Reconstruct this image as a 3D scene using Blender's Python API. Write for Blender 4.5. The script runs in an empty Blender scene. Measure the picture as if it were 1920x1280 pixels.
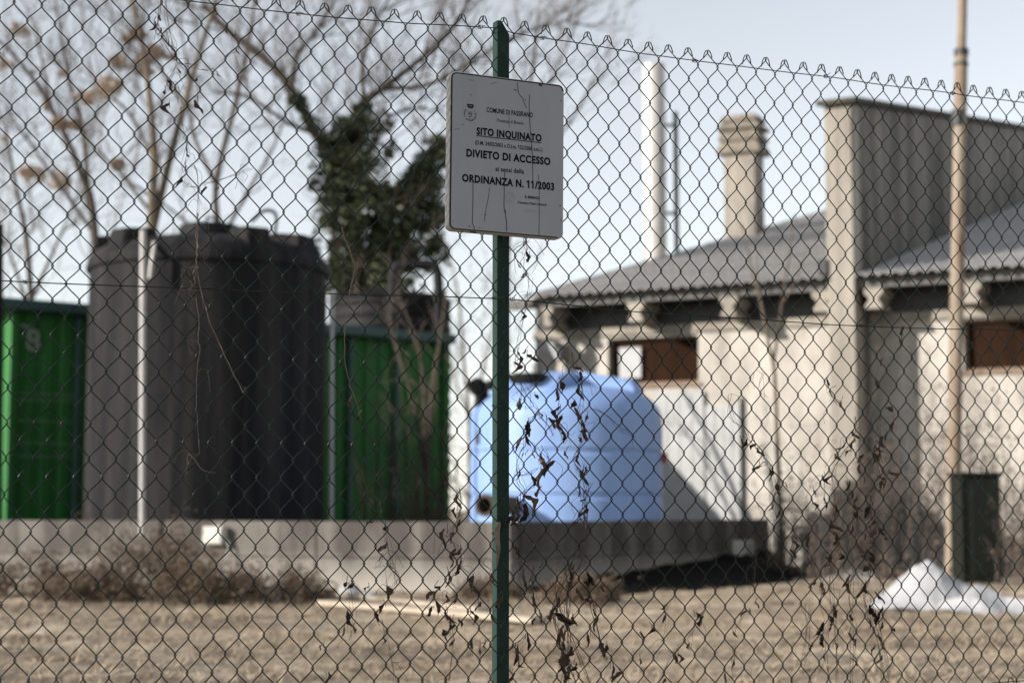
import bpy, bmesh, math, random
from mathutils import Vector, Matrix, noise as mnoise
R = math.radians
sc = bpy.context.scene
# ------------------------------------------------------------------ camera
FPX, HZN, EYE = 3130.0, 955.0, 0.85          # focal length in photo pixels, horizon row, eye height
PITCH = math.atan((HZN - 640) / FPX)
cd = bpy.data.cameras.new('camera'); cam = bpy.data.objects.new('camera', cd)
sc.collection.objects.link(cam); sc.camera = cam
cam.location = (0, 0, EYE); cam.rotation_euler = (math.pi / 2 + PITCH, 0, 0)
cd.sensor_width = 36; cd.lens = 36 * FPX / 1920; cd.clip_start = 0.1; cd.clip_end = 3000
cd.dof.use_dof = True; cd.dof.focus_distance = 4.2; cd.dof.aperture_fstop = 3.2; cd.dof.aperture_blades = 9
# ------------------------------------------------------------------ sky and sun
SUN_EL = R(20); SUN_AZ = R(180 + 69.5)         # azimuth clockwise from +Y : sun stands left and a little behind the camera
S = Vector((math.sin(SUN_AZ) * math.cos(SUN_EL), math.cos(SUN_AZ) * math.cos(SUN_EL), math.sin(SUN_EL)))
w = bpy.data.worlds.new('World'); sc.world = w; w.use_nodes = True
nt = w.node_tree; nt.nodes.clear()
sky = nt.nodes.new('ShaderNodeTexSky'); sky.sky_type = 'NISHITA'; sky.sun_disc = False
sky.sun_elevation = SUN_EL; sky.sun_rotation = SUN_AZ; sky.air_density = 1.0; sky.dust_density = 0.15; sky.ozone_density = 1.0
hsv = nt.nodes.new('ShaderNodeHueSaturation'); hsv.inputs['Saturation'].default_value = 0.30
bg = nt.nodes.new('ShaderNodeBackground'); bg.inputs['Strength'].default_value = 0.119
wo = nt.nodes.new('ShaderNodeOutputWorld')
nt.links.new(sky.outputs[0], hsv.inputs['Color']); nt.links.new(hsv.outputs[0], bg.inputs[0]); nt.links.new(bg.outputs[0], wo.inputs[0])
sd = bpy.data.lights.new('sun', 'SUN'); sun = bpy.data.objects.new('sun', sd); sc.collection.objects.link(sun)
sd.energy = 5.0; sd.angle = R(0.5); sd.color = (1.0, 0.925, 0.84)
sun.rotation_euler = S.to_track_quat('Z', 'Y').to_euler(); sun.location = (-20, -10, 20)
sc.view_settings.view_transform = 'Standard'; sc.view_settings.look = 'None'
sc.view_settings.exposure = 0.75; sc.view_settings.gamma = 1.0; sc.view_settings.use_curve_mapping = False

# ------------------------------------------------------------------ helpers
def ray(px, py):
    cx, cy = (px - 960) / FPX, (640 - py) / FPX
    c, s = math.cos(PITCH), math.sin(PITCH)
    return Vector((cx, c - s * cy, s + c * cy))
E = Vector((0, 0, EYE))
def W(px, py, Y):                            # the point seen at that place of the photo, Y metres ahead
    d = ray(px, py); return E + d * (Y / d.y)
def G(px, py, z=0.0):
    d = ray(px, py); return E + d * ((z - EYE) / d.z)
def on_plane(px, py, p0, n):
    d = ray(px, py); return E + d * ((p0 - E).dot(n) / d.dot(n))

class MB:
    def __init__(s): s.v = []; s.f = []
    def add(s, vs, fs):
        k = len(s.v); s.v += [tuple(p) for p in vs]; s.f += [tuple(i + k for i in q) for q in fs]; return s
    def box(s, c, d, rz=0, M=None):
        x, y, z = [q / 2 for q in d]
        vs = [Vector((a * x, b * y, e * z)) for e in (-1, 1) for a, b in ((-1, -1), (1, -1), (1, 1), (-1, 1))]
        m = M if M is not None else Matrix.Rotation(rz, 4, 'Z')
        vs = [m @ p + Vector(c) for p in vs]
        return s.add(vs, [(3, 2, 1, 0), (4, 5, 6, 7), (0, 1, 5, 4), (1, 2, 6, 5), (2, 3, 7, 6), (3, 0, 4, 7)])
    def tube(s, pts, r, n=6, cap=True):
        pts = [Vector(p) for p in pts]; m = len(pts)
        rs = r if isinstance(r, (list, tuple)) else [r] * m
        up = None; vs = []
        for i in range(m):
            t = (pts[min(i + 1, m - 1)] - pts[max(i - 1, 0)])
            t = t.normalized() if t.length > 1e-9 else Vector((0, 0, 1))
            if up is None:
                up = t.orthogonal().normalized()
            else:
                up = (up - t * up.dot(t))
                up = up.normalized() if up.length > 1e-6 else t.orthogonal().normalized()
            b = t.cross(up)
            for j in range(n):
                a = 2 * math.pi * j / n
                vs.append(pts[i] + (up * math.cos(a) + b * math.sin(a)) * rs[i])
        fs = [(i * n + j, i * n + (j + 1) % n, (i + 1) * n + (j + 1) % n, (i + 1) * n + j) for i in range(m - 1) for j in range(n)]
        if cap: fs += [tuple(range(n - 1, -1, -1)), tuple(range((m - 1) * n, m * n))]
        return s.add(vs, fs)
    def lathe(s, prof, n=48, c=(0, 0, 0), mod=None):
        vs = []; c = Vector(c)
        for k, (r, z) in enumerate(prof):
            for j in range(n):
                a = 2 * math.pi * j / n
                q = r * (1 + (mod(a, z) if mod else 0))
                vs.append(c + Vector((q * math.cos(a), q * math.sin(a), z)))
        m = len(prof)
        fs = [(i * n + j, i * n + (j + 1) % n, (i + 1) * n + (j + 1) % n, (i + 1) * n + j) for i in range(m - 1) for j in range(n)]
        fs += [tuple(range(n - 1, -1, -1)), tuple(range((m - 1) * n, m * n))]
        return s.add(vs, fs)
    def prism(s, poly, ext):                  # planar polygon (3-D points) pushed along ext
        n = len(poly); ext = Vector(ext); a = [Vector(p) for p in poly]
        return s.add(a + [p + ext for p in a], [tuple(range(n))[::-1], tuple(range(n, 2 * n))] + [(i, (i + 1) % n, (i + 1) % n + n, i + n) for i in range(n)])
    def build(s, name, mat, parent=None, smooth=False, bevel=0.0):
        o0 = ORG.get(parent, Vector((0, 0, 0)))
        me = bpy.data.meshes.new(name); me.from_pydata([(p[0] - o0[0], p[1] - o0[1], p[2] - o0[2]) for p in s.v], [], s.f)
        me.update()
        if bevel:
            bm = bmesh.new(); bm.from_mesh(me)
            bmesh.ops.recalc_face_normals(bm, faces=bm.faces)
            ed = [e for e in bm.edges if len(e.link_faces) == 2 and e.calc_face_angle(0) > 0.6]
            bmesh.ops.bevel(bm, geom=ed, offset=bevel, segments=1, affect='EDGES', clamp_overlap=True); bm.to_mesh(me); bm.free()
        if smooth:
            me.polygons.foreach_set('use_smooth', [True] * len(me.polygons))
            try: me.set_sharp_from_angle(angle=R(40))
            except Exception: pass
        return link(name, me, mat, parent)
ORG = {}
def link(name, me, mat, parent=None):
    o = bpy.data.objects.new(name, me); sc.collection.objects.link(o)
    if mat is not None and not me.materials: me.materials.append(mat)
    if parent is not None:
        o.parent = parent; ORG[o] = ORG.get(parent, Vector((0, 0, 0)))
    return o
def tag(o, label, cat, group=None):
    o['label'] = label; o['category'] = cat
    if group: o['group'] = group
    return o
def thing(name, loc, label, cat, group=None, rz=0.0, local=False):
    o = bpy.data.objects.new(name, None); sc.collection.objects.link(o); o.empty_display_size = 0.2
    o.location = loc; o.rotation_euler = (0, 0, rz)
    ORG[o] = Vector((0, 0, 0)) if local else Vector(loc)
    return tag(o, label, cat, group)
def crom(pts, n=6):
    P = [Vector(p) for p in pts]; P = [P[0] * 2 - P[1]] + P + [P[-1] * 2 - P[-2]]; out = []
    for i in range(1, len(P) - 2):
        a, b, c, d = P[i - 1:i + 3]
        for k in range(n):
            t = k / n
            out.append(0.5 * (2 * b + (c - a) * t + (2 * a - 5 * b + 4 * c - d) * t * t + (3 * b - a - 3 * c + d) * t ** 3))
    out.append(P[-2]); return out

# ------------------------------------------------------------------ materials
KA = 0.64                                    # the photograph is exposed for the shade: overall reflectance level
def kk(c, k=None): k = KA if k is None else k; return tuple(x * k for x in c)
def newmat(name):
    m = bpy.data.materials.new(name); m.use_nodes = True
    n = m.node_tree; return m, n, n.nodes['Principled BSDF']
def tex(n, coord='Object', scale=(1, 1, 1)):
    tc = n.nodes.new('ShaderNodeTexCoord'); mp = n.nodes.new('ShaderNodeMapping'); mp.inputs['Scale'].default_value = scale
    n.links.new(tc.outputs[coord], mp.inputs[0]); return mp
def noise(n, mp, sc_, det=5, rough=0.6):
    t = n.nodes.new('ShaderNodeTexNoise'); t.inputs['Scale'].default_value = sc_; t.inputs['Detail'].default_value = det
    t.inputs['Roughness'].default_value = rough; n.links.new(mp.outputs[0], t.inputs['Vector']); return t
def ramp(n, src, stops):
    r = n.nodes.new('ShaderNodeValToRGB'); e = r.color_ramp.elements
    while len(e) < len(stops): e.new(0.5)
    for q, (p, c) in zip(e, stops):
        q.position = p; q.color = (c[0], c[1], c[2], 1) if isinstance(c, (tuple, list)) else (c, c, c, 1)
    n.links.new(src, r.inputs[0]); return r
def mix(n, fac, a, b, mode='MIX'):
    x = n.nodes.new('ShaderNodeMix'); x.data_type = 'RGBA'; x.blend_type = mode
    for v, i in ((fac, 0), (a, 6), (b, 7)):
        if isinstance(v, bpy.types.NodeSocket): n.links.new(v, x.inputs[i])
        elif i == 0: x.inputs[0].default_value = v
        else: x.inputs[i].default_value = (v[0], v[1], v[2], 1)
    return x.outputs[2]
def bump(n, b, src, strength, dist):
    q = n.nodes.new('ShaderNodeBump'); q.inputs['Strength'].default_value = strength; q.inputs['Distance'].default_value = dist
    n.links.new(src, q.inputs['Height']); n.links.new(q.outputs[0], b.inputs['Normal'])
def mat(name, c1, c2=None, scale=4.0, rough=0.7, bmp=0.3, bdist=0.01, metal=0.0, stretch=(1, 1, 1), c3=None, lo=0.35, hi=0.68, rnd=0.0, spec=0.4, k=None):
    m, n, b = newmat(name); c2 = c2 or tuple(x * 0.7 for x in c1); c1, c2 = kk(c1, k), kk(c2, k); c3 = kk(c3, k) if c3 else None
    mp = tex(n, 'Object', stretch); t = noise(n, mp, scale)
    st = [(lo, c1), (hi, c2)] + ([(0.85, c3)] if c3 else [])
    col = ramp(n, t.outputs[0], st).outputs[0]
    if rnd:
        oi = n.nodes.new('ShaderNodeObjectInfo'); rr = ramp(n, oi.outputs['Random'], [(0, 1 - rnd), (1, 1 + rnd)])
        col = mix(n, 1.0, col, rr.outputs[0], 'MULTIPLY')
    n.links.new(col, b.inputs['Base Color']); b.inputs['Roughness'].default_value = rough; b.inputs['Metallic'].default_value = metal
    b.inputs['Specular IOR Level'].default_value = spec
    if bmp: bump(n, b, noise(n, mp, scale * 5, 6).outputs[0], bmp, bdist)
    return m
def streaked(name, c1, c2, dark, sx=3.0, sz=0.35, amount=0.75, top=None, scale=2.0, rough=0.85):
    # concrete: blotchy, with run-off stains, stronger below the top edge when top = (z0, z1)
    m, n, b = newmat(name); c1, c2, dark = kk(c1), kk(c2), kk(dark); mp = tex(n); base = ramp(n, noise(n, mp, scale, 8).outputs[0], [(0.35, c1), (0.7, c2)]).outputs[0]
    ms = tex(n, 'Object', (sx, sx, sz)); s1 = ramp(n, noise(n, ms, 2.2, 6).outputs[0], [(0.38, 0.0), (0.66, 1.0)]).outputs[0]
    f = s1
    if top:
        sep = n.nodes.new('ShaderNodeSeparateXYZ'); tc = n.nodes.new('ShaderNodeTexCoord'); n.links.new(tc.outputs['Object'], sep.inputs[0])
        mr = n.nodes.new('ShaderNodeMapRange'); mr.inputs[1].default_value = top[0]; mr.inputs[2].default_value = top[1]
        n.links.new(sep.outputs[2], mr.inputs[0])
        a = n.nodes.new('ShaderNodeMath'); a.operation = 'MULTIPLY_ADD'; a.inputs[1].default_value = 0.55; a.inputs[2].default_value = 0.0
        n.links.new(s1, a.inputs[0])
        a2 = n.nodes.new('ShaderNodeMath'); a2.operation = 'ADD'; a2.inputs[1].default_value = 0.70; n.links.new(a.outputs[0], a2.inputs[0])
        mu = n.nodes.new('ShaderNodeMath'); mu.operation = 'MULTIPLY'; mu.use_clamp = True
        n.links.new(mr.outputs[0], mu.inputs[0]); n.links.new(a2.outputs[0], mu.inputs[1]); f = mu.outputs[0]
    am = n.nodes.new('ShaderNodeMath'); am.operation = 'MULTIPLY'; am.inputs[1].default_value = amount; n.links.new(f, am.inputs[0])
    n.links.new(mix(n, am.outputs[0], base, dark), b.inputs['Base Color']); b.inputs['Roughness'].default_value = rough
    bump(n, b, noise(n, mp, 25, 8).outputs[0], 0.35, 0.01); return m

M = {}
M['wire'] = mat('green_coated_wire', (0.006, 0.015, 0.012), (0.010, 0.021, 0.017), 60, 0.42, 0.2, 0.0005, spec=0.16)
M['galv'] = mat('dull_line_wire', (0.02, 0.028, 0.026), (0.05, 0.05, 0.045), 50, 0.5, 0.1, 0.0005, spec=0.15)
M['post'] = mat('green_post_paint', (0.036, 0.066, 0.056), (0.028, 0.054, 0.046), 14, 0.6, 0.25, 0.001, c3=(0.03, 0.05, 0.04), spec=0.03)
M['sign'] = mat('dirty_white_sign_paint', (0.365, 0.38, 0.42), (0.32, 0.335, 0.37), 9, 0.42, 0.06, 0.0005, stretch=(1, 1, 0.35), c3=(0.33, 0.33, 0.33))
M['rim'] = mat('weathered_sign_edge', (0.50, 0.49, 0.48), (0.30, 0.28, 0.26), 22, 0.6, 0.3, 0.001, stretch=(1, 1, 0.6), lo=0.45, hi=0.72)
M['ink'] = mat('black_ink', (0.008, 0.008, 0.012), (0.014, 0.014, 0.018), 80, 0.8, 0.0, spec=0.03)
M['inkgrey'] = mat('faded_ink', (0.05, 0.05, 0.06), (0.09, 0.09, 0.10), 120, 0.8, 0.0, spec=0.05)
M['stamp'] = mat('faint_stamp_ink', (0.30, 0.30, 0.32), (0.36, 0.36, 0.38), 120, 0.6, 0.0)
M['liner'] = mat('black_liner', (0.006, 0.006, 0.006), (0.011, 0.010, 0.010), 4, 0.8, 0.3, 0.02, spec=0.04)
M['crack'] = mat('crack_dirt', (0.035, 0.032, 0.034), (0.07, 0.065, 0.068), 70, 0.9, 0.0, spec=0.05)
M['deadleaf'] = mat('dead_leaf', (0.075, 0.040, 0.025), (0.034, 0.020, 0.013), 60, 0.8, 0.4, 0.002, c3=(0.20, 0.12, 0.07), rnd=0.6)
M['stem'] = mat('dry_vine_stem', (0.12, 0.085, 0.06), (0.06, 0.042, 0.03), 40, 0.8, 0.3, 0.001)
M['stempale'] = mat('pale_dry_stem', (0.26, 0.20, 0.15), (0.15, 0.11, 0.08), 40, 0.8, 0.3, 0.001)
M['facade'] = streaked('cream_render', (0.71, 0.67, 0.605), (0.61, 0.57, 0.51), (0.28, 0.255, 0.225), 1.3, 0.55, 0.62, None, 1.3)
M['concrete'] = streaked('precast_concrete', (0.49, 0.45, 0.385), (0.40, 0.365, 0.31), (0.20, 0.175, 0.15), 1.4, 0.18, 0.7, None, 1.2)
M['parapet'] = streaked('parapet_concrete', (0.30, 0.275, 0.24), (0.245, 0.22, 0.195), (0.045, 0.04, 0.036), 0.75, 0.14, 0.85, None, 0.9)
M['cowl'] = mat('weathered_cowl_concrete', (0.33, 0.295, 0.24), (0.19, 0.165, 0.135), 5, 0.9, 0.5, 0.02, c3=(0.10, 0.09, 0.075))
M['coping'] = mat('mossy_coping', (0.10, 0.09, 0.075), (0.055, 0.05, 0.045), 5, 0.9, 0.4, 0.01)
M['wallc'] = streaked('stained_wall_concrete', (0.45, 0.42, 0.375), (0.37, 0.345, 0.305), (0.050, 0.042, 0.036), 1.1, 0.25, 0.95, (0.02, 0.42), 2.5)
M['wallcap'] = mat('pale_wall_cap', (0.62, 0.58, 0.52), (0.45, 0.42, 0.37), 3, 0.8)
M['roof'] = streaked('fibre_cement_roof', (0.60, 0.58, 0.56), (0.51, 0.49, 0.475), (0.33, 0.32, 0.31), 1.0, 1.0, 0.4, None, 0.8)
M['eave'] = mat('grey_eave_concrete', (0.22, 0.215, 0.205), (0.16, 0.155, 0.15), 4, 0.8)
M['boardwood'] = mat('brown_boards', (0.042, 0.020, 0.011), (0.026, 0.013, 0.008), 5, 0.9, 0.4, stretch=(1, 1, 0.2), spec=0.05)  # dark brown timber of the window boards
M['frame'] = mat('rusty_window_frame', (0.36, 0.27, 0.20), (0.22, 0.14, 0.10), 8, 0.7)
M['whitepane'] = mat('white_sheet', (0.60, 0.61, 0.63), (0.50, 0.51, 0.53), 6, 0.5)
M['sheet'] = mat('grey_sheet_cladding', (0.54, 0.555, 0.555), (0.47, 0.485, 0.49), 5, 0.55, 0.2)
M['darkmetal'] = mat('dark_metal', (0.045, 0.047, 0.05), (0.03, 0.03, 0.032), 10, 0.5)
M['stack'] = mat('white_flue_paint', (0.72, 0.71, 0.69), (0.62, 0.60, 0.57), 3, 0.35, 0.1, stretch=(1, 1, 0.2))
M['rust'] = mat('peeling_rusty_pole', (0.37, 0.32, 0.25), (0.23, 0.145, 0.095), 4.0, 0.75, 0.4, 0.004, stretch=(1, 1, 0.35), c3=(0.12, 0.06, 0.04))
M['blacktank'] = mat('dusty_black_polyethylene', (0.052, 0.048, 0.047), (0.015, 0.0155, 0.0185), 3.0, 0.65, 0.1, stretch=(1.6, 1.6, 0.10), c3=(0.060, 0.054, 0.050), lo=0.30, hi=0.58, spec=0.06)
M['rubber'] = mat('black_plastic', (0.014, 0.014, 0.016), (0.022, 0.022, 0.024), 12, 0.6, spec=0.12)
M['blue'] = mat('light_blue_polyethylene', (0.33, 0.50, 0.88), (0.28, 0.44, 0.81), 2.2, 0.5, 0.08, stretch=(2, 2, 0.35), lo=0.40, hi=0.66, c3=(0.38, 0.47, 0.70), spec=0.3)
M['green'] = mat('green_container_paint', (0.045, 0.225, 0.055), (0.030, 0.155, 0.040), 1.3, 0.55, 0.15, stretch=(1, 1, 0.35), c3=(0.06, 0.15, 0.05), spec=0.2)
M['teal'] = mat('dark_teal_paint', (0.055, 0.13, 0.12), (0.04, 0.10, 0.09), 3, 0.5)
M['chalk'] = mat('white_stencil_paint', (0.34, 0.42, 0.36), (0.20, 0.30, 0.22), 14, 0.8)
M['pvc'] = mat('white_pvc', (0.66, 0.64, 0.61), (0.55, 0.53, 0.50), 7, 0.45, 0.1)
M['boxpale'] = mat('pale_plastic_box', (0.72, 0.71, 0.66), (0.62, 0.61, 0.56), 8, 0.5, 0.1)
M['boxgreen'] = mat('grey_green_box', (0.40, 0.46, 0.40), (0.32, 0.38, 0.33), 8, 0.5, 0.1)
M['cabinet'] = mat('dark_olive_steel', (0.020, 0.022, 0.016), (0.014, 0.016, 0.012), 4, 0.7, c3=(0.03, 0.026, 0.02), spec=0.15)
M['tarp'] = mat('dusty_white_sheeting', (0.56, 0.565, 0.585), (0.48, 0.485, 0.50), 5, 0.6, 0.3, 0.01, c3=(0.40, 0.35, 0.29))
M['plank'] = mat('pale_timber', (0.58, 0.50, 0.40), (0.46, 0.38, 0.29), 6, 0.75, 0.3, stretch=(0.3, 3, 3))
M['bark'] = mat('grey_brown_bark', (0.115, 0.088, 0.065), (0.065, 0.052, 0.042), 4, 0.9, 0.4, stretch=(1, 1, 0.3), c3=(0.15, 0.12, 0.075))
M['barkpale'] = mat('pale_tan_bark', (0.22, 0.175, 0.12), (0.14, 0.11, 0.08), 4, 0.85, 0.3, stretch=(1, 1, 0.3))
M['twig'] = mat('brown_twigs', (0.15, 0.115, 0.095), (0.09, 0.07, 0.06), 6, 0.9, 0.0)
M['seeds'] = mat('tan_seed_panicle', (0.70, 0.54, 0.40), (0.50, 0.37, 0.26), 2, 0.9, 0.0)
M['ivy'] = mat('ivy_leaves', (0.055, 0.075, 0.034), (0.13, 0.145, 0.075), 1.3, 0.5, 0.0, c3=(0.20, 0.165, 0.105), spec=0.3)
M['bramble'] = mat('dry_bramble', (0.22, 0.155, 0.105), (0.13, 0.09, 0.06), 3, 0.9, 0.0, c3=(0.30, 0.22, 0.14))
M['ivydead'] = mat('withered_creeper', (0.16, 0.115, 0.08), (0.09, 0.065, 0.045), 3, 0.9, 0.0, c3=(0.07, 0.075, 0.04))
M['straw'] = mat('straw_grass', (0.58, 0.48, 0.35), (0.36, 0.28, 0.19), 0.8, 0.9, 0.0, c3=(0.20, 0.18, 0.09))
M['red'] = mat('faded_red_plastic', (0.45, 0.05, 0.05), (0.33, 0.04, 0.04), 8, 0.5, 0.0)
M['maroon'] = mat('dark_maroon_plastic', (0.045, 0.014, 0.016), (0.03, 0.011, 0.012), 8, 0.5, 0.0)
M['floodgrey'] = mat('grey_lamp_housing', (0.28, 0.28, 0.28), (0.20, 0.20, 0.20), 8, 0.5)
M['farwood'] = mat('distant_bare_wood', (0.22, 0.19, 0.175), (0.16, 0.14, 0.13), 0.3, 0.95, 0.0)
# ground
m, n, b = newmat('dry_yard_ground'); mp = tex(n)
a = ramp(n, noise(n, mp, 0.55, 8, 0.7).outputs[0], [(0.33, (0.125, 0.090, 0.060)), (0.47, (0.27, 0.212, 0.152)), (0.60, (0.44, 0.37, 0.28))])
ms = tex(n, 'Object', (1.0, 1.3, 1)); c = ramp(n, noise(n, ms, 5.5, 8, 0.8).outputs[0], [(0.36, 0.30), (0.50, 0.85), (0.62, 1.45)])
mw = tex(n, 'Object', (0.28, 1.0, 1)); d_ = ramp(n, noise(n, mw, 1.15, 4, 0.6).outputs[0], [(0.38, 0.55), (0.60, 1.35)])
n.links.new(mix(n, 0.8, mix(n, 0.85, a.outputs[0], c.outputs[0], 'MULTIPLY'), d_.outputs[0], 'MULTIPLY'), b.inputs['Base Color']); b.inputs['Roughness'].default_value = 0.95
bump(n, b, noise(n, mp, 9, 10, 0.8).outputs[0], 0.8, 0.05); M['ground'] = m

# ------------------------------------------------------------------ ground
def gz(x, y):
    return 0.016 * (mnoise.noise(Vector((x * 5.1, y * 4.0, 2))) + 0.7 * mnoise.noise(Vector((x * 11.0, y * 9.0, 3)))) + 0.03 * mnoise.noise(Vector((x * 0.5, y * 0.5, 0))) + 0.018 * mnoise.noise(Vector((x * 2.3, y * 2.3, 5)))
mb = MB(); xs = [-400, -200, -100, -50, -25] + [-14 + 0.25 * i for i in range(32)] + [-6 + 0.07 * i for i in range(172)] + [6.25 + 0.25 * i for i in range(32)] + [25, 50, 100, 200, 400]
ys = [-60, -20, -5, 2, 4, 5, 6] + [6.4 + 0.07 * i for i in range(172)] + [18.6 + 0.25 * i for i in range(38)] + [34, 45, 70, 120, 250, 600, 1500]
mb.add([(x, y, gz(x, y) - (0.0 if abs(x) < 14.1 and 4 <= y <= 28 else 0.02)) for y in ys for x in xs],
       [(j * len(xs) + i, j * len(xs) + i + 1, (j + 1) * len(xs) + i + 1, (j + 1) * len(xs) + i) for j in range(len(ys) - 1) for i in range(len(xs) - 1)])
g = mb.build('ground', M['ground'], smooth=True); g['kind'] = 'structure'
rng = random.Random(3)
mb = MB()
cent = []
for k in range(2400):
    y = 5.5 + 12.5 * rng.random() ** 0.8; cent.append(((rng.random() - 0.5) * (0.72 * y + 1), y, rng.uniform(0.03, 0.14)))
for k in range(46000):
    cx_, cy_, cr_ = cent[rng.randrange(len(cent))]; x, y = cx_ + rng.gauss(0, cr_), cy_ + rng.gauss(0, cr_)
    z = gz(x, y); h = rng.uniform(0.008, 0.05); a = rng.random() * 6.283; q = rng.uniform(0.003, 0.009); l = rng.uniform(0.6, 3.2) * h + 0.01; b2 = rng.random() * 6.283
    dx, dy = math.cos(a) * q, math.sin(a) * q
    mb.add([(x - dx, y - dy, z - 0.01), (x + dx, y + dy, z - 0.01), (x + math.cos(b2) * l, y + math.sin(b2) * l, z + h)], [(0, 1, 2)])
o = mb.build('dry_grass', M['straw']); o['kind'] = 'stuff'; tag(o, 'short straw coloured dry grass covering the yard ground', 'grass')

# ------------------------------------------------------------------ concrete containment wall
C0 = G(957, 1113); C0.z = 0
dl = Vector((-0.891, 0.454, 0)); dr = Vector((0.545, 0.839, 0)); nl = Vector((-0.454, -0.891, 0)); nr = Vector((0.839, -0.545, 0))
WH = 0.725; TH = 0.22
wall = thing('concrete_wall', C0, 'low stained concrete wall with a corner, in front of the tanks', 'wall')
def run(a, b, d, nn, z0, z1, t0, t1):         # a..b along the run, t0..t1 behind the face (negative = proud)
    p = [C0 + d * a - nn * t0, C0 + d * b - nn * t0, C0 + d * b - nn * t1, C0 + d * a - nn * t1]
    return [Vector((q.x, q.y, z0)) for q in p], Vector((0, 0, z1 - z0))
for name, z0, z1, t0 in (('lower_course', -0.15, 0.318, 0.0), ('upper_course', 0.342, WH, 0.008), ('joint', 0.30, 0.36, 0.03)):
    k = 0
    for d, nn, L in ((dl, nl, 11.8), (dr, nr, 6.35)):
        seg = L / (5 if d is dl else 3); i = 0; a = 0.0 if d is dl else 0.0
        while a < L - 0.01:
            b_ = min(a + seg, L)
            st = a + (TH if (d is dr and a == 0) else 0.0) + 0.004
            if d is dl and a == 0: st = 0.0
            mb = MB(); mb.prism(*run(st, b_ - 0.004, d, nn, z0, z1 + (0.002 * (i % 2)), t0 if not (d is dr and False) else 0, TH))
            mb.build(name, M['wallc'], wall, bevel=0.008 if name != 'joint' else 0)
            a = b_; i += 1
# front end cap of the return (fills the corner seam)
mb = MB(); mb.prism(*run(8.3, 11.7, dl, nl, WH + 0.004, WH + 0.055, -0.03, TH + 0.03)); mb.build('coping', M['wallcap'], wall, bevel=0.01)

# ------------------------------------------------------------------ black tank
Yb = 21.3; cb = W(385, 955, Yb); cb.z = 0.0; rb = 221 / FPX * Yb
def zat(py, Y): return W(960, py, Y).z
zs = zat(512, Yb)
t = thing('water_tank', cb, 'large dusty black cylindrical polyethylene tank with lid behind the wall', 'tank')
mb = MB()
prof = [(rb * 0.985, 0.02)] + [(rb * q, zs * k / 10) for k, q in zip(range(1, 10), [1, 1, 1, 1, 1, 1, 1, 1, 1])] + \
       [(rb, zs - 0.1), (rb * 1.0, zs - 0.04), (rb * 1.025, zs - 0.03), (rb * 1.03, zs + 0.02), (rb * 1.01, zs + 0.12), (rb * 0.955, zs + 0.215), (rb * 0.90, zs + 0.26),
        (rb * 0.72, zs + 0.33), (rb * 0.5, zs + 0.40), (rb * 0.28, zs + 0.45), (rb * 0.22, zs + 0.46)]
mb.lathe(prof, 128, cb, lambda a, z: 0.0014 * math.cos(32 * a) if 0.1 < z < zs - 0.06 else 0)
body = mb.build('body', M['blacktank'], t, smooth=True)
mb = MB(); mb.lathe([(0.30, zs + 0.42), (0.30, zs + 0.47), (0.395, zs + 0.47), (0.40, zs + 0.585), (0.36, zs + 0.61), (0.1, zs + 0.63)], 40, cb, lambda a, z: 0.012 * math.cos(24 * a))
lid = mb.build('lid', M['rubber'], t, smooth=True)
mb = MB(); mb.tube([cb + Vector((-0.06, 0, zs + 0.62)), cb + Vector((-0.05, 0, zs + 0.72)), cb + Vector((0.05, 0, zs + 0.72)), cb + Vector((0.06, 0, zs + 0.62))], 0.02, 6); mb.build('handle', M['rubber'], lid)
for k, a in enumerate((-166, -131, -56, -20, 25, 70, 110, 150)):   # moulded lugs standing round the shoulder
    a = R(a); u = Vector((math.cos(a), math.sin(a), 0)); v = Vector((-u.y, u.x, 0)); mb = MB()
    w2 = 0.17; poly = [cb + u * (rb * 0.60) + Vector((0, 0, zs + 0.30)), cb + u * (rb * 0.985) + Vector((0, 0, zs + 0.10)), cb + u * (rb * 0.955) + Vector((0, 0, zs + 0.40)), cb + u * (rb * 0.64) + Vector((0, 0, zs + 0.45))]
    mb.prism([p - v * w2 for p in poly], v * (2 * w2)); mb.build('lug', M['blacktank'], t, bevel=0.03)
mb = MB(); p = cb + Vector((rb * 0.62, -0.75, zs + 0.34)); mb.tube(crom([p, p + Vector((0.02, 0, 0.28)), p + Vector((-0.12, 0, 0.34)), p + Vector((-0.3, 0.1, 0.22))]), 0.022, 6); mb.build('vent_hose', M['rubber'], t)
mb = MB(); mb.lathe([(0.13, 0), (0.13, 0.07), (0.11, 0.09)], 20, W(440, 466, 20.15) ); mb.build('inlet_cap', M['rubber'], t)

# ------------------------------------------------------------------ second dark tank, pipe loop
Y2 = 28.0; c2 = W(730, 955, Y2); c2.z = 0; r2 = 112 / FPX * Y2; z2 = zat(566, Y2)
t = thing('ribbed_tank', c2, 'dark grey ribbed tank showing above the green container roof', 'tank')
pr = [(r2, 0.02)]; z = 0.2
while z < z2 - 0.05:
    pr += [(r2, z), (r2 * 1.02, z + 0.03), (r2 * 1.02, z + 0.09), (r2, z + 0.12)]; z += 0.2
pr += [(r2, z2 - 0.02), (r2 * 1.03, z2), (r2 * 0.97, z2 + 0.06), (r2 * 0.5, z2 + 0.14), (0.1, z2 + 0.16)]
mb = MB(); mb.lathe(pr, 56, c2); mb.build('body', M['rubber'], t, smooth=True)
mb = MB(); Yp = 26.75; L1, L2 = W(738, 575, Yp), W(822, 640, Yp)
pts = crom([W(737, 600, Yp), W(737, 530, Yp), W(741, 502, Yp), W(758, 496, Yp), W(800, 496, Yp), W(817, 503, Yp), W(822, 530, Yp), W(823, 600, Yp), W(825, 720, Yp)], 5)
pts = [Vector((q.x, q.y, q.z)) for q in pts]
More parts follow.
